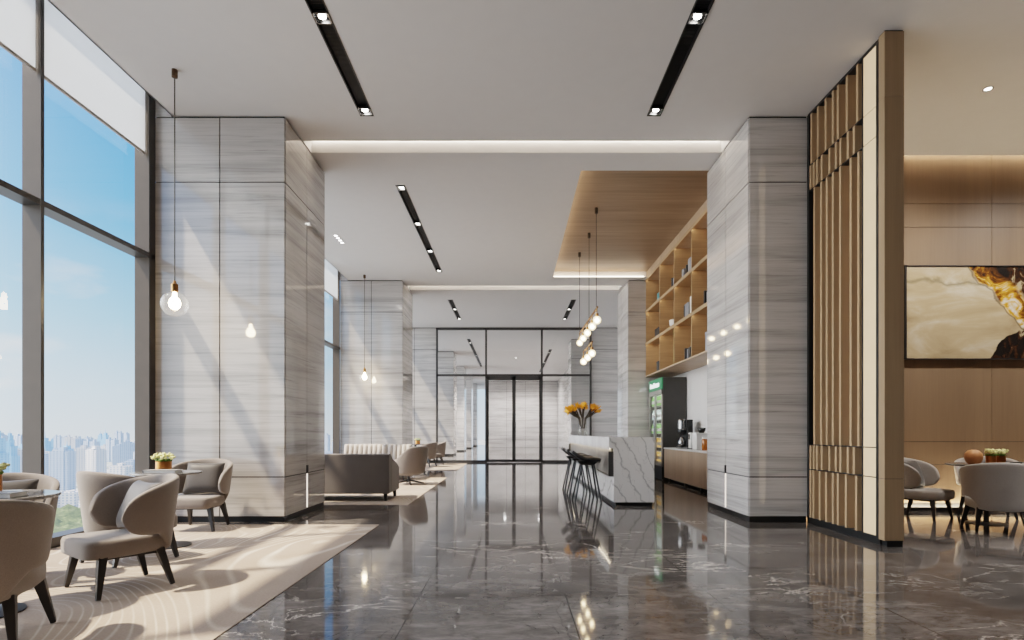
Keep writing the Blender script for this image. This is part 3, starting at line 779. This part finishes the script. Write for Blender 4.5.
def swivel_chair():
    t = thing('swivel_armchair', 'taupe high backed swivel armchair on a dark star base beside the cream sofa', 'armchair', (-2.19, 12.3, .008), face_rz(-.78, .62))
    mb = MB(); rows = []; n = 30
    for i in range(n + 1):
        u = -1 + 2 * i / n; au = abs(u); th = u * 2.15
        k_ = min(1, max(0, (au - .28) / .5)); k_ = k_ * k_ * (3 - 2 * k_)
        zt = .79 - .27 * k_ - .10 * max(0, au - .8) * 5 * .5; zb = .22
        def P(z, off):
            k = .80 + .20 * math.sin(min(1, (z - .18) / .42) * PI / 2)
            lean = .06 * max(0, (z - .45)) / .35
            return ((.385 * k - off) * math.sin(th), (.36 * k - off) * math.cos(th) * 1.0 + .02 + lean * max(0, math.cos(th)), z)
        r = [P(zb + (zt - zb) * j / 7, 0) for j in range(8)] + [P(zt + .012, .02), P(zt + .012, .045)] + [P(zt - (zt - zb) * j / 7, .065) for j in range(8)]
        rows.append(r)
    G = mb.grid(rows, True); mb.face(G[0]); mb.face(G[-1][::-1])
    mb.build('backrest_shell', 'taupe_fabric', t, smooth=True, sub=1)
    s_ = MB().lathe([(0, .19), (.20, .19), (.27, .23), (.315, .30), (.31, .40), (.26, .43), (0, .435)], 28).build('seat', 'taupe_fabric', t, smooth=True)
    MB().lathe([(0, .05), (.035, .05), (.03, .16), (.10, .19), (0, .19)], 16).build('pedestal', 'black_metal', t)
    for k in range(4):
        an = PI / 4 + k * PI / 2 + .2
        MB().bar((0, 0, .085), (.33 * math.cos(an), .33 * math.sin(an), .012), .045, .024).build('leg', 'black_metal', t)
swivel_chair()

# ---------------- bar counter
def bar_counter():
    ya, yb = 8.68, 14.83
    t = thing('bar_counter', 'white marble bar counter with grey veins, a lit front panel and a dark plinth', 'bar counter', (1.75, ya, 0))
    X = lambda x: x - 1.75; L = yb - ya
    m = MB().box(X(1.525), X(2.13), 0, L, .055, .86)                  # body
    m.build('marble_body', 'counter_marble', t)
    MB().box(X(1.45), X(2.13), 0, L, .868, 1.03).box(X(1.45), X(1.458), 0, L, .848, .87).build('marble_top', 'marble_plain', t)
    MB().box(X(1.524), X(2.13), -.004, .004, .055, 1.029).box(X(1.452), X(1.53), -.004, .004, .862, 1.029).build('end_slab', 'counter_marble', t)
    MB().box(X(1.56), X(2.11), .04, L - .03, 0, .056).build('plinth', 'plinth_black', t)
    MB().box(X(1.495), X(1.525), .06, L - .02, .455, .866).build('front_panel', 'bar_panel', t)
    MB().box(X(1.450), X(1.526), .03, .06, .455, .815).box(X(1.450), X(1.526), L - .02, L - .001, .455, .815).box(X(1.450), X(1.526), .03, L - .001, .44, .455).build('panel_frame', 'bronze_frame', t)
    MB().box(X(1.460), X(1.474), .05, L - .05, .858, .867).build('light_strip', 'led_bar', t)
bar_counter()

def bar_stool(label):
    t = thing('bar_stool', label, 'stool')
    mb = MB(); rows = []; n = 18         # front +X side toward the counter; local -Y is the front
    for i in range(n + 1):
        y = -.20 + .42 * i / n; r = []
        for j in range(15):
            u = -1 + 2 * j / 14; hw = .215 * (1 - .18 * max(0, (y - .05) / .17) ** 2)
            s_ = max(0, (y - .02) / .20)
            z = .655 + .15 * s_ ** 1.6 * (1 - .25 * u * u) + .035 * abs(u) ** 3 - .02 * max(0, (-.12 - y) / .08) ** 2
            r.append((u * hw, y + .02 * s_, z))
        rows.append(r)
    mb.grid(rows); o = mb.build('seat_shell', 'black_metal', t, smooth=True)
    MB().box(-.12, .12, -.11, .10, .585, .650, top=(1.6, 1.6)).build('seat_underside', 'black_metal', t, bevel=.015)
    s2 = o.modifiers.new('thick', 'SOLIDIFY'); s2.thickness = .045; s2.offset = 0
    for sx in (-1, 1):
        MB().tube([(sx * .215, -.205, 0), (sx * .10, -.10, .62)], .015, 8).build('leg', 'black_metal', t)
        MB().tube([(sx * .215, .205, 0), (sx * .10, .08, .62)], .015, 8).build('leg', 'black_metal', t)
    return t
st = bar_stool('black bar stool at the bar counter, first in line from the marble end panel')
st.location = (1.19, 9.27, 0); st.rotation_euler = (0, 0, face_rz(1, 0)); st['group'] = 'black bar stools'
dup(st, (1.19, 10.15, 0), face_rz(1, 0), 'black bar stool at the bar counter, middle one of the three')
dup(st, (1.19, 11.02, 0), face_rz(1, 0), 'black bar stool at the bar counter, third from the marble end panel')

# ---------------- vase of orange flowers on the bar
def vase():
    t = thing('flower_vase', 'clear vase of orange flowers in three fanned bunches on the bar counter', 'vase', (1.64, 13.5, 1.0305))
    MB().lathe([(0, 0), (.105, 0), (.108, .01), (.108, .42), (.102, .42), (.10, .02), (0, .02)], 24).build('glass_vase', 'clear_glass', t, smooth=True)
    for k, (dx, lean) in enumerate(((-.05, -.62), (0, 0), (.05, .62))):
        sm = MB(); fl = MB(); lv = MB()
        for q in range(16):
            a = lean + random.uniform(-.34, .34); b = random.uniform(-.5, .5); L = random.uniform(.40, .56)
            p0 = Vector((dx * .7 + random.uniform(-.012, .012), random.uniform(-.03, .03), .16)); p1 = p0 + Vector((lean * .06, 0, .24))
            p2 = p1 + Vector((math.sin(a) * L * .72, b * .25, math.cos(a) * L * .52))
            sm.tube([p0, p1, p1.lerp(p2, .55), p2], .009, 5)
            for z in range(9):
                d = Vector((random.uniform(-1, 1), random.uniform(-.8, .8), random.uniform(-.4, 1))).normalized() * random.uniform(.05, .10)
                fl.bar(p2, p2 + d + Vector((lean * .06, 0, .02)), .036, .006)
            lv.bar(p1, p1.lerp(p2, .6) + Vector((0, 0, -.02)), .03, .006)
        s_ = sm.build('flower_bunch', 'stem_dark', t); fl.build('petals', 'orange_petal', s_); lv.build('leaves', 'stem_dark', s_)
vase()

# ---------------- tall shelf wall
SX0, SX1 = 3.38, 4.04
def shelf_unit():
    ya, yb = 8.66, 14.70
    t = thing('shelf_unit', 'tall golden wood shelf wall with open cells above the fridge and sideboard', 'shelf', (SX0, ya, 0)); L = yb - ya; D = SX1 - SX0
    MB().box(D - .02, D, 0, L, 2.50, 5.14).build('back_panel', 'shelf_wood', t)
    MB().box(0, D - .02, 0, L, 4.95, 5.14).build('top_board', 'cabinet_wood', t)
    for z in (2.50, 3.33, 4.15): MB().box(0, D - .02, 0, L, z, z + .03).build('shelf_board', 'cabinet_wood' if z < 2.6 else 'shelf_wood', t)
    for y in (8.66, 9.80, 10.95, 12.13, 13.32, 14.67):
        MB().box(.012, D - .02, y - ya, y - ya + .03, 2.53, 4.95).build('divider', 'shelf_wood', t)
    for z in (3.315, 4.135, 4.94): MB().box(.014, .034, .03, L - .03, z + .008, z + .014).build('light_strip', 'led_shelf', t); MB().box(-.006, .012, -.002, L + .002, z - .020, z + .045).build('front_lip', 'shelf_wood', t)
    return t
shelf_unit()
SG = 'ornaments on the wood shelf wall'
def upright(y, zs, h, w, d, m, label, x=SX0 + .05):
    t = thing('upright_book', label, 'book', (x, y, zs), 0, SG)
    MB().box(0, d, 0, w, 0, h).build('cover', m, t, bevel=.003)
    MB().box(.004, d - .004, .004, w - .004, h, h + .002).build('pages', 'book_white', t)
z1, z2, z3 = 2.5305, 3.3605, 4.1805
def shelf_box(y, zs, h, w, d, m, label, x=SX0 + .04):
    t = thing('storage_box', label, 'box', (x, y, zs), 0, SG)
    MB().box(0, d, 0, w, 0, h * .86).build('box_body', m, t, bevel=.004)
    MB().box(-.004, d + .004, -.004, w + .004, h * .86, h).build('lid', m, t, bevel=.004)
# top row
shelf_box(9.86, z3, .16, .28, .20, 'book_slate', 'slate box on the top shelf beside the stone column')
shelf_box(11.08, z3, .28, .16, .20, 'book_slate', 'tall slate box in the third cell of the top shelf')
upright(11.26, z3, .27, .05, .18, 'book_slate', 'slate book next to the tall slate box on the top shelf')
upright(11.40, z3, .22, .04, .18, 'book_black', 'black book in the middle of the top shelf')
upright(11.58, z3, .20, .14, .18, 'book_slate', 'thick slate book in the middle of the top shelf')
upright(12.45, z3, .24, .05, .18, 'book_black', 'black book in the second cell of the top shelf')
upright(12.30, z3, .20, .07, .18, 'book_slate', 'slate book beside a black one on the top shelf')
upright(13.42, z3, .27, .07, .18, 'book_white', 'white book at the corner cell of the top shelf')
upright(13.56, z3, .20, .16, .18, 'book_teal', 'teal book beside the white one on the top shelf')
# middle row
upright(10.02, z2, .27, .06, .18, 'book_black', 'black book on the middle shelf close to the stone column')
upright(10.15, z2, .22, .07, .18, 'book_slate', 'slate book between two black ones on the middle shelf')
upright(10.33, z2, .27, .06, .18, 'book_black', 'black book on the middle shelf next to the empty space')
upright(11.04, z2, .35, .14, .20, 'book_white', 'tall white book on the middle shelf')
shelf_box(11.24, z2, .27, .24, .22, 'book_slate', 'slate box next to the tall white book on the middle shelf')
upright(11.54, z2, .27, .04, .18, 'book_black', 'thin black book behind the slate box on the middle shelf')
shelf_box(13.50, z2, .20, .40, .22, 'book_black', 'black box in the corner cell of the middle shelf')
t = thing('ring_ornament', 'pale bowl ornament with a dark ring standing above it on the middle shelf', 'ornament', (SX0 + .14, 12.50, z2), 0, SG)
MB().lathe([(0, 0), (.07, 0), (.12, .06), (.13, .16), (.11, .17), (0, .16)], 20).build('bowl', 'book_white', t, smooth=True)
MB().tube([(0, .11 * math.cos(2 * PI * k / 20) - .12, .42 + .16 * math.sin(2 * PI * k / 20)) for k in range(21)], .022, 8).build('ring', 'book_black', t, smooth=True)
MB().tube([(0, -.12, .16), (0, -.12, .28)], .012, 8).build('stem', 'book_black', t)
# lower row
shelf_box(9.95, z1, .34, .32, .22, 'book_slate', 'pale slate box on the lowest shelf beside the stone column')
upright(11.16, z1, .22, .10, .18, 'book_black', 'thick black book on the lowest shelf')
upright(11.32, z1, .20, .06, .18, 'book_slate', 'slate book on the lowest shelf')
upright(11.48, z1, .24, .06, .18, 'book_black', 'thin black book on the lowest shelf')
upright(12.22, z1, .74, .09, .14, 'book_green', 'very tall green folder on the lowest shelf')
shelf_box(13.52, z1, .24, .20, .22, 'book_black', 'black box on the lowest shelf above the fridge')
upright(13.42, z1, .28, .05, .18, 'book_slate', 'slate book on the lowest shelf above the fridge')

# ---------------- fridge
def fridge():
    x0, x1, ya, yb, zt = 3.46, 4.03, 13.40, 14.66, 2.38
    t = thing('drinks_fridge', 'tall dark double door drinks fridge with a lit green sign panel', 'fridge', (x0, ya, 0)); D, L = x1 - x0, yb - ya
    c = MB().box(.03, D, 0, .04, .0, zt).box(.03, D, L - .04, L, 0, zt).box(D - .03, D, .04, L - .04, 0, zt).box(.03, D, .04, L - .04, zt - .30, zt).box(.03, D, .04, L - .04, 0, .32)
    c.build('cabinet_body', 'fridge_dark', t)
    MB().box(.005, .03, 0, L, .02, .30).build('kick_grille', 'black_metal', t)
    sg = MB().box(0, .03, 0, L, zt - .27, zt).build('sign_panel', 'sign_green', t)
    lt = MB(); y = L - .14
    for w_, h_ in ((.10, .12), (.08, .09), (.08, .09), (.08, .12), (.08, .09), (.08, .09), (.08, .09), (.08, .09)):
        lt.box(-.004, 0, y - w_, y, zt - .20, zt - .20 + h_); y -= w_ + .03
    lt.build('lettering', 'sign_white', sg)
    for k in range(2):
        a, b = (.0, L / 2 - .004) if k == 0 else (L / 2 + .004, L); f = .05
        d = MB().box(0, .028, a, a + f, .32, zt - .28).box(0, .028, b - f, b, .32, zt - .28).box(0, .028, a, b, zt - .38, zt - .28).box(0, .028, a, b, .32, .40)
        do = d.build('door', 'fridge_trim', t)
        g = MB(); g.grid([[(.014, a + f, .40), (.014, b - f, .40)], [(.014, a + f, zt - .38), (.014, b - f, zt - .38)]]); g.build('pane', 'clear_glass', do)
        hy = L / 2 - .04 if k == 0 else L / 2 + .04
        MB().tube([(-.02, hy, .9), (-.02, hy, 1.5)], .01).build('handle', 'steel', do)
    for k in range(5): MB().box(.06, D - .04, .05, L - .05, .40 + k * .335, .41 + k * .335).build('shelf', 'fridge_trim', t)
    MB().box(.05, .075, .06, L - .06, zt - .33, zt - .315).build('light_strip', 'led_cool', t)
    for y in (.041, L - .05): MB().box(D - .12, D - .06, y, y + .008, .40, zt - .40).build('light_strip', 'led_cool', t)
    MB().box(D - .045, D - .032, .05, L - .05, .40, zt - .36).build('liner', 'book_white', t)
    return x0, ya, L
fx0, fya, fL = fridge()
def bottle(mat, kind):
    t = thing('drink_bottle', 'drink bottle', 'bottle')
    if kind: MB().lathe([(0, 0), (.034, 0), (.036, .01), (.036, .14), (.014, .18), (.013, .225), (0, .225)], 12).build('glass', mat, t, smooth=True)
    else: MB().lathe([(0, 0), (.04, 0), (.042, .01), (.042, .16), (.02, .20), (.02, .225), (0, .225)], 12).build('glass', mat, t, smooth=True)
    MB().lathe([(0, .225), (.016, .225), (.016, .245), (0, .245)], 10).build('cap', 'book_white', t)
    MB().lathe([(.0385 if kind else .0445, .05), (.0385 if kind else .0445, .12)], 12).build('paper_label', 'book_white', t)
    return t
protos = {}
shelfmat = ['bottle_amber', 'bottle_amber', 'bottle_green', 'bottle_clear', 'bottle_green']
shelfword = ['on the lowest shelf', 'on the second shelf', 'on the middle shelf', 'on the fourth shelf', 'on the top shelf']
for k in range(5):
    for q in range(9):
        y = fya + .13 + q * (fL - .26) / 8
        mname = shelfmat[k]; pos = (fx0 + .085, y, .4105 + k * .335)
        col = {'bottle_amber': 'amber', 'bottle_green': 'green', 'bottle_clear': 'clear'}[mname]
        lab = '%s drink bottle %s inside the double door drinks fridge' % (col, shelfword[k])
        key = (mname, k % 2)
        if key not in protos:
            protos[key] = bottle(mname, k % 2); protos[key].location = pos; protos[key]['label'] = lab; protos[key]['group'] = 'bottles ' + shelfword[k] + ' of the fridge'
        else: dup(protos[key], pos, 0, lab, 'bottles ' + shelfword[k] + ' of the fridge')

# ---------------- sideboard, worktop, things on it
def sideboard():
    ya, yb, x0, x1 = 8.75, 13.34, 3.50, 4.04
    t = thing('sideboard', 'long low light wood sideboard standing beside the fridge', 'cabinet', (x0, ya, 0)); L = yb - ya; D = x1 - x0
    MB().box(.02, D, 0, L, .07, .725).build('carcass', 'cabinet_wood', t)
    n = 5; w = L / n
    for k in range(n):
        MB().box(0, .02, k * w + .002, (k + 1) * w - .002, .072, .715).build('door', 'cabinet_wood', t)
    for y in (.2, 1.5, 2.2, 3.2, L - .2): MB().box(.06, .12, y - .03, y + .03, 0, .07).box(D - .1, D - .04, y - .03, y + .03, 0, .07).build('foot', 'black_metal', t)
    MB().box(.10, D - .12, .05, L - .05, .03, .07).build('plinth', 'plinth_black', t)
    o = MB().box(x0 - .015, x1, ya, yb, .7255, .757).build('worktop', 'appliance_white', bevel=.003); tag(o, 'white worktop lying on the light wood sideboard', 'worktop')
sideboard()
def coffee():
    t = thing('coffee_machine', 'tall steel and black coffee machine on the worktop beside the fridge', 'coffee machine', (3.74, 12.55, .7575))
    MB().box(-.15, .13, -.16, .16, 0, .035).build('base', 'steel', t, bevel=.005)
    MB().box(.0, .13, -.15, .15, .035, .62).build('column_body', 'black_metal', t, bevel=.008)
    MB().lathe([(0, .40), (.085, .40), (.09, .42), (.09, .60), (.07, .63), (0, .63)], 20, (-.06, 0, 0)).build('water_tank', 'steel', t)
    MB().lathe([(0, .28), (.03, .28), (.085, .36), (.085, .40), (0, .40)], 18, (-.06, 0, 0)).build('filter_basket', 'black_metal', t)
    MB().lathe([(0, .036), (.075, .036), (.088, .07), (.085, .15), (.05, .21), (.045, .24), (0, .24)], 20, (-.06, 0, 0)).build('coffee_jug', 'steel', t, smooth=True)
    MB().box(-.0, .02, .155, .30, .0, .60).build('side_tap', 'black_metal', t)
coffee()
def grinder():
    t = thing('coffee_grinder', 'narrow white coffee grinder on the worktop between machine and white canister', 'grinder', (3.74, 11.93, .7575))
    MB().box(-.11, .11, -.10, .10, 0, .02).build('base', 'steel', t)
    MB().box(-.09, .09, -.09, .09, .02, .34).build('housing', 'appliance_white', t, bevel=.02, seg=3)
    MB().box(-.098, -.09, -.05, .05, .20, .31).build('control_panel', 'steel', t)
grinder()
def canister():
    t = thing('canister', 'broad white canister box on the worktop carrying a black bowl', 'box', (3.74, 11.52, .7575))
    MB().box(-.12, .12, -.14, .14, 0, .30).build('box_body', 'appliance_white', t, bevel=.012, seg=3)
    MB().box(-.125, .125, -.145, .145, .30, .335).build('lid', 'appliance_white', t, bevel=.006)
canister()
o = MB().lathe([(0, 0), (.05, 0), (.075, .05), (.08, .10), (.072, .10), (.065, .05), (0, .02)], 20).build('black_bowl', 'book_black', smooth=True, loc=(3.74, 11.45, 1.093)); tag(o, 'small black bowl standing on the white canister', 'bowl')
t = thing('glass_jar', 'amber jar with a pale lid on the worktop beside the stone column', 'jar', (3.68, 11.06, .7575))
MB().lathe([(0, 0), (.055, 0), (.06, .01), (.06, .20), (.05, .22), (0, .22)], 20).build('jar_body', 'amber', t, smooth=True)
MB().lathe([(0, .22), (.055, .22), (.055, .25), (0, .25)], 20).build('lid', 'appliance_white', t)

# ---------------- slatted screen with backlit panel and end post
def screen():
    t = thing('slatted_screen', 'tall slatted wood screen with a glowing cream strip and a wood end post', 'screen', (3.6, 5.57, 0))
    Y = lambda y: y - 5.57
    MB().box(.0, .16, Y(5.705), Y(7.06), 0.001, .075).box(.01, .16, 0.012, Y(5.66), 0.001, .06).build('plinth', 'plinth_black', t)
    MB().box(.15, .165, Y(5.70), Y(7.06), .06, H - .02).build('back_panel', 'screen_wood', t)
    MB().box(0, .15, Y(7.03), Y(7.075), .0, H - .01).box(0, .16, Y(5.70), Y(7.06), H - .035, H - .003).box(-.002, .15, Y(5.945), Y(5.965), .05, H - .03).box(-.010, .15, Y(5.662), Y(5.722), .0, H - .02).build('black_trim', 'plinth_black', t)
    tiers = [(.075, .648, [7.0, 6.93, 6.79, 6.65, 6.51, 6.41, 6.255, 6.07]), (.662, .944, [7.0, 6.92, 6.85, 6.745, 6.58, 6.45, 6.36, 6.22, 6.11]),
             (.958, 4.02, [6.91, 6.757, 6.637, 6.51, 6.366, 6.168, 6.03]), (4.035, 4.325, [7.0, 6.92, 6.85, 6.745, 6.58, 6.45, 6.36, 6.22, 6.11]), (4.34, 4.94, [6.98, 6.83, 6.66, 6.51, 6.41, 6.24, 6.05])]
    for z0, z1_, ys_ in tiers:
        for y in ys_: MB().box(.0, .15, Y(y) - .018, Y(y) + .018, z0, z1_).build('slat', 'slat_wood', t)
    for z in (.649, .945, 4.021, 4.326): MB().box(.004, .15, Y(5.965), Y(7.03), z, z + .012).build('rail', 'plinth_black', t)
    zz = [.075, .655, .951, 4.03, 4.33, H - .035]
    m = MB()
    for a, b in zip(zz, zz[1:]): m.box(.002, .14, Y(5.724), Y(5.944), a + .005, b - .005)
    m.build('light_panel', 'cream_panel', t)
    MB().box(.01, .15, Y(5.724), Y(5.944), .05, H - .03).build('panel_core', 'plinth_black', t)
    p = MB()
    for a, b in ((.06, .652), (.656, 4.328), (4.332, H - .015)):
        p.prism([(-.022, .0), (.165, 0), (.165, .09), (-.022, .09)], a, b)
    p.build('end_post', 'screen_wood', t)
    MB().box(-.016, .158, .006, .09, .06, H - .003).build('post_core', 'plinth_black', t)
screen()

# ---------------- wood wall of the dining corner
m = MB(); zs = [.10, .645, .97, 4.01, 4.34, 5.25]
slabs(m, 'y', 8.22, 3.64, 11.48, [4.3, 6.8, 9.3], zs, -1, g=.0035)
ww = struct(m.build('wall_dining', 'wall_wood'))
MB().box(3.64, 11.5, 8.234, 8.40, 0, 5.75).build('core', 'plinth_black', ww)
struct(MB().box(3.78, 11.5, 8.105, 8.12, 0, .055).build('baseboard_dining', 'plinth_black'))
t = thing('wall_washer', 'warm light strip glowing along the foot of the wood dining wall', 'light', (7.5, 8.155, 0))
MB().box(-3.7, 3.95, -.02, .03, .02, .035).build('light_strip', 'led_foot', t)
t = thing('cove_light', 'warm light strip washing the top of the wood dining wall', 'light', (7.5, 8.14, 5.1))
MB().box(-3.7, 3.95, -.03, .0, -.005, .015).build('light_strip', 'led_wall', t)
struct(MB().box(3.78, 11.5, 8.07, 8.10, H + .001, 5.3).box(3.78, 11.5, 8.07, 8.25, 5.3, 5.32).build('trim_7', 'ceiling_paint'))
def art():
    t = thing('abstract_painting', 'wide abstract painting in cream, gold and black hanging on the wood wall', 'painting', (5.53, 8.205, 2.13))
    MB().box(0, 2.95, -.055, 0, 0, .012).box(0, 2.95, -.055, 0, 1.308, 1.32).box(0, .02, -.055, 0, 0, 1.32).box(2.93, 2.95, -.055, 0, 0, 1.32).build('frame', 'black_metal', t)
    MB().box(.02, 2.93, -.04, -.02, .012, 1.308).build('canvas', 'abstract_painting', t)
art()

# ---------------- city beyond the glass
GZ = -112
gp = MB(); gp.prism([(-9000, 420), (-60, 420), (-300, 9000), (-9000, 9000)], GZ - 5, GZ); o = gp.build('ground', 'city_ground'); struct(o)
def trees():
    mb = MB(); rows = []
    for i in range(70):
        r = []
        for j in range(60):
            az = -1.7 + 1.5 * i / 69; d = 520 + 270 * j / 59
            r.append((d * az, d, GZ + 4 + 9 * abs(math.sin(i * 1.7 + j * .6)) * abs(math.cos(j * 1.3 - i * .4)) + random.uniform(0, 5)))
        rows.append(r)
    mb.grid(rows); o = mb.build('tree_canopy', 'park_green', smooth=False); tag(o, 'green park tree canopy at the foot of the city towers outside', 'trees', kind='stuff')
trees()
def tower(mat, kind):
    t = thing('apartment_tower', 'tower', 'building')
    if kind == 0: MB().box(-15, 15, -11, 11, 0, 100).box(-9, 9, -11.8, 11.8, 0, 103).build('tower_body', mat, t); MB().box(-5, 5, -5, 5, 100, 110).build('roof_block', mat, t)
    elif kind == 1: MB().box(-20, -3, -10, 10, 0, 100).box(3, 20, -10, 10, 0, 97).box(-3, 3, -7, 7, 0, 94).build('tower_body', mat, t); MB().box(-14, -9, -4, 4, 100, 108).box(9, 14, -4, 4, 97, 105).build('roof_block', mat, t)
    else: MB().box(-13, 13, -13, 13, 0, 70).box(-10, 10, -10, 10, 70, 90).box(-6, 6, -6, 6, 90, 100).build('tower_body', mat, t); MB().bar((0, 0, 100), (0, 0, 118), 2, .4).build('spire', mat, t)
    return t
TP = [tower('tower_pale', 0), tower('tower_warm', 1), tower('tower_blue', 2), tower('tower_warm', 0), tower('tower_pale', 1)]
TL = ['pale slab apartment tower', 'warm white twin slab apartment tower', 'blue glass stepped tower', 'warm white slab apartment tower', 'pale twin slab apartment tower']
used = [False] * 5
def put(kind, x, y, h, rz, dist):
    lab = '%s in the hazy city skyline %s' % (TL[kind], dist); g = TL[kind] + 's ' + dist
    o = TP[kind] if not used[kind] else dup(TP[kind], None, rz)
    used[kind] = True
    o['label'] = lab; o['group'] = g; o.location = (x, y, GZ); o.rotation_euler = (0, 0, rz); s_ = h / 100; o.scale = (1, 1, s_)
rng = random.Random(3)
taken = []
def row(n, a0, a1, d0, d1, hfun, kinds, dist):
    for i in range(n):
        for tries in range(60):
            az = a0 + (a1 - a0) * (i + rng.uniform(-.45, .45)) / n; d = rng.uniform(d0, d1); p = (az * d, d)
            if all((p[0] - q[0]) ** 2 + (p[1] - q[1]) ** 2 > 50 ** 2 for q in taken): break
        else: continue
        taken.append(p); put(rng.choice(kinds), p[0], p[1], hfun(d), rng.uniform(-.35, .35), dist)
put(2, -.893 * 900, 900, 116, .2, 'rising beside the pane edge'); taken.append((-.893 * 900, 900))
put(2, -.868 * 1150, 1150, 96, .2, 'rising beside the pane edge'); taken.append((-.868 * 1150, 1150))
row(36, -1.45, -.58, 840, 1000, lambda d: rng.uniform(12, 30), (1, 3, 0), 'low among the park trees')
row(30, -1.45, -.60, 1020, 1350, lambda d: rng.uniform(46, 80), (1, 3, 3, 0), 'just behind the park')
row(74, -1.45, -.25, 1500, 2300, lambda d: 112 - d * rng.uniform(.004, .034), (0, 0, 1, 4, 2), 'in the middle distance')
row(70, -1.45, -.25, 2700, 4200, lambda d: 112 - d * rng.uniform(-.002, .016), (0, 4, 2), 'on the horizon')

# ------------------------------------------------------------------ world and sun
SUN = Vector((1, .36, -1.72)).normalized()
w = bpy.data.worlds.new('sky'); scene.world = w; w.use_nodes = True; t = w.node_tree; t.nodes.clear()
out = t.nodes.new('ShaderNodeOutputWorld'); bg = t.nodes.new('ShaderNodeBackground'); t.links.new(bg.outputs[0], out.inputs[0])
tc = t.nodes.new('ShaderNodeTexCoord'); sp = t.nodes.new('ShaderNodeSeparateXYZ'); t.links.new(tc.outputs['Generated'], sp.inputs[0])
cr = t.nodes.new('ShaderNodeValToRGB'); t.links.new(sp.outputs[2], cr.inputs[0])
stops = [(0.0, (.78, .88, .98)), (.06, (.66, .84, 1.0)), (.16, (.38, .68, .98)), (.30, (.14, .45, .94)), (.48, (.05, .30, .85)), (1.0, (.03, .18, .6))]
while len(cr.color_ramp.elements) < len(stops): cr.color_ramp.elements.new(.5)
for e, (p, c) in zip(cr.color_ramp.elements, stops): e.position = p; e.color = (*c, 1)
nz = t.nodes.new('ShaderNodeTexNoise'); mp = t.nodes.new('ShaderNodeMapping'); mp.inputs['Scale'].default_value = (2.2, 2.2, 6)
t.links.new(tc.outputs['Generated'], mp.inputs[0]); t.links.new(mp.outputs[0], nz.inputs[0]); nz.inputs['Scale'].default_value = 1.8; nz.inputs['Detail'].default_value = 6
cm_ = t.nodes.new('ShaderNodeValToRGB'); t.links.new(nz.outputs[0], cm_.inputs[0]); cm_.color_ramp.elements[0].position = .52; cm_.color_ramp.elements[1].position = .72
hz = t.nodes.new('ShaderNodeValToRGB'); t.links.new(sp.outputs[2], hz.inputs[0])
hs = [(0, 1), (.18, .9), (.32, 0), (1, 0)]
while len(hz.color_ramp.elements) < 4: hz.color_ramp.elements.new(.5)
for e, (p, c) in zip(hz.color_ramp.elements, hs): e.position = p; e.color = (c, c, c, 1)
mu = t.nodes.new('ShaderNodeMath'); mu.operation = 'MULTIPLY'; t.links.new(cm_.outputs[0], mu.inputs[0]); t.links.new(hz.outputs[0], mu.inputs[1])
mx = t.nodes.new('ShaderNodeMix'); mx.data_type = 'RGBA'
ci = [i for i, k in enumerate(mx.inputs) if k.type == 'RGBA']
t.links.new(mu.outputs[0], mx.inputs[0]); t.links.new(cr.outputs[0], mx.inputs[ci[0]]); mx.inputs[ci[1]].default_value = (.95, .97, 1, 1)
# glow added to the sky on the sun's side to light the room
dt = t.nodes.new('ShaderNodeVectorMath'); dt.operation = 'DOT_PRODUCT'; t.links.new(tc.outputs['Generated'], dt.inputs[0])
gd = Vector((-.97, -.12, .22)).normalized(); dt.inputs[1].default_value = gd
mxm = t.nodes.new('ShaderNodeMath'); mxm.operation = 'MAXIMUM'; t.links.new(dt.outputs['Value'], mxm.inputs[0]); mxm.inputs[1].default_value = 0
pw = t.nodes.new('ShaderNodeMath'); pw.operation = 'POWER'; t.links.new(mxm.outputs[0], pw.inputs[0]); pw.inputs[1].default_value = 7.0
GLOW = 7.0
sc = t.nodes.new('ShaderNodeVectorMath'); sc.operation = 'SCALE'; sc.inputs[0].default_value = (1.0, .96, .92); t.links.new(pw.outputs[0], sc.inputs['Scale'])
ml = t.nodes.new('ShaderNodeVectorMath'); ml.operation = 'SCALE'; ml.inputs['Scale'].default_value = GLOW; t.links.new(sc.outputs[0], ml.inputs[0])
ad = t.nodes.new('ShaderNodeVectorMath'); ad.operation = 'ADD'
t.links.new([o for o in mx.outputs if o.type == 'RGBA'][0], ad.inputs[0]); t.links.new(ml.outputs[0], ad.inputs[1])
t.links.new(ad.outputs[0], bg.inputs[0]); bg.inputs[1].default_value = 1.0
w.cycles.sampling_method = 'MANUAL'; w.cycles.sample_map_resolution = 512

sd = bpy.data.lights.new('sun', 'SUN'); sd.energy = 7.5; sd.angle = .03; sd.color = (1, .82, .63)
so = bpy.data.objects.new('sun', sd); C.objects.link(so); so.rotation_euler = SUN.to_track_quat('-Z', 'Y').to_euler()

# ------------------------------------------------------------------ camera
cd = bpy.data.cameras.new('camera'); co = bpy.data.objects.new('camera', cd); C.objects.link(co); scene.camera = co
co.location = (0, 0, 1.1); co.rotation_euler = (PI / 2, 0, 0)
cd.sensor_width = 36; cd.lens = 36 * 580 / 1024; cd.shift_y = 112.5 / 1024; cd.clip_start = .05; cd.clip_end = 12000

scene.view_settings.view_transform = 'Filmic'
scene.view_settings.look = 'Medium High Contrast'
scene.view_settings.exposure = 0.45
scene.cycles.use_denoising = True
scene.cycles.max_bounces = 10; scene.cycles.diffuse_bounces = 5; scene.cycles.glossy_bounces = 5; scene.cycles.transparent_max_bounces = 24
scene.cycles.sample_clamp_indirect = 4
scene.cycles.caustics_reflective = False
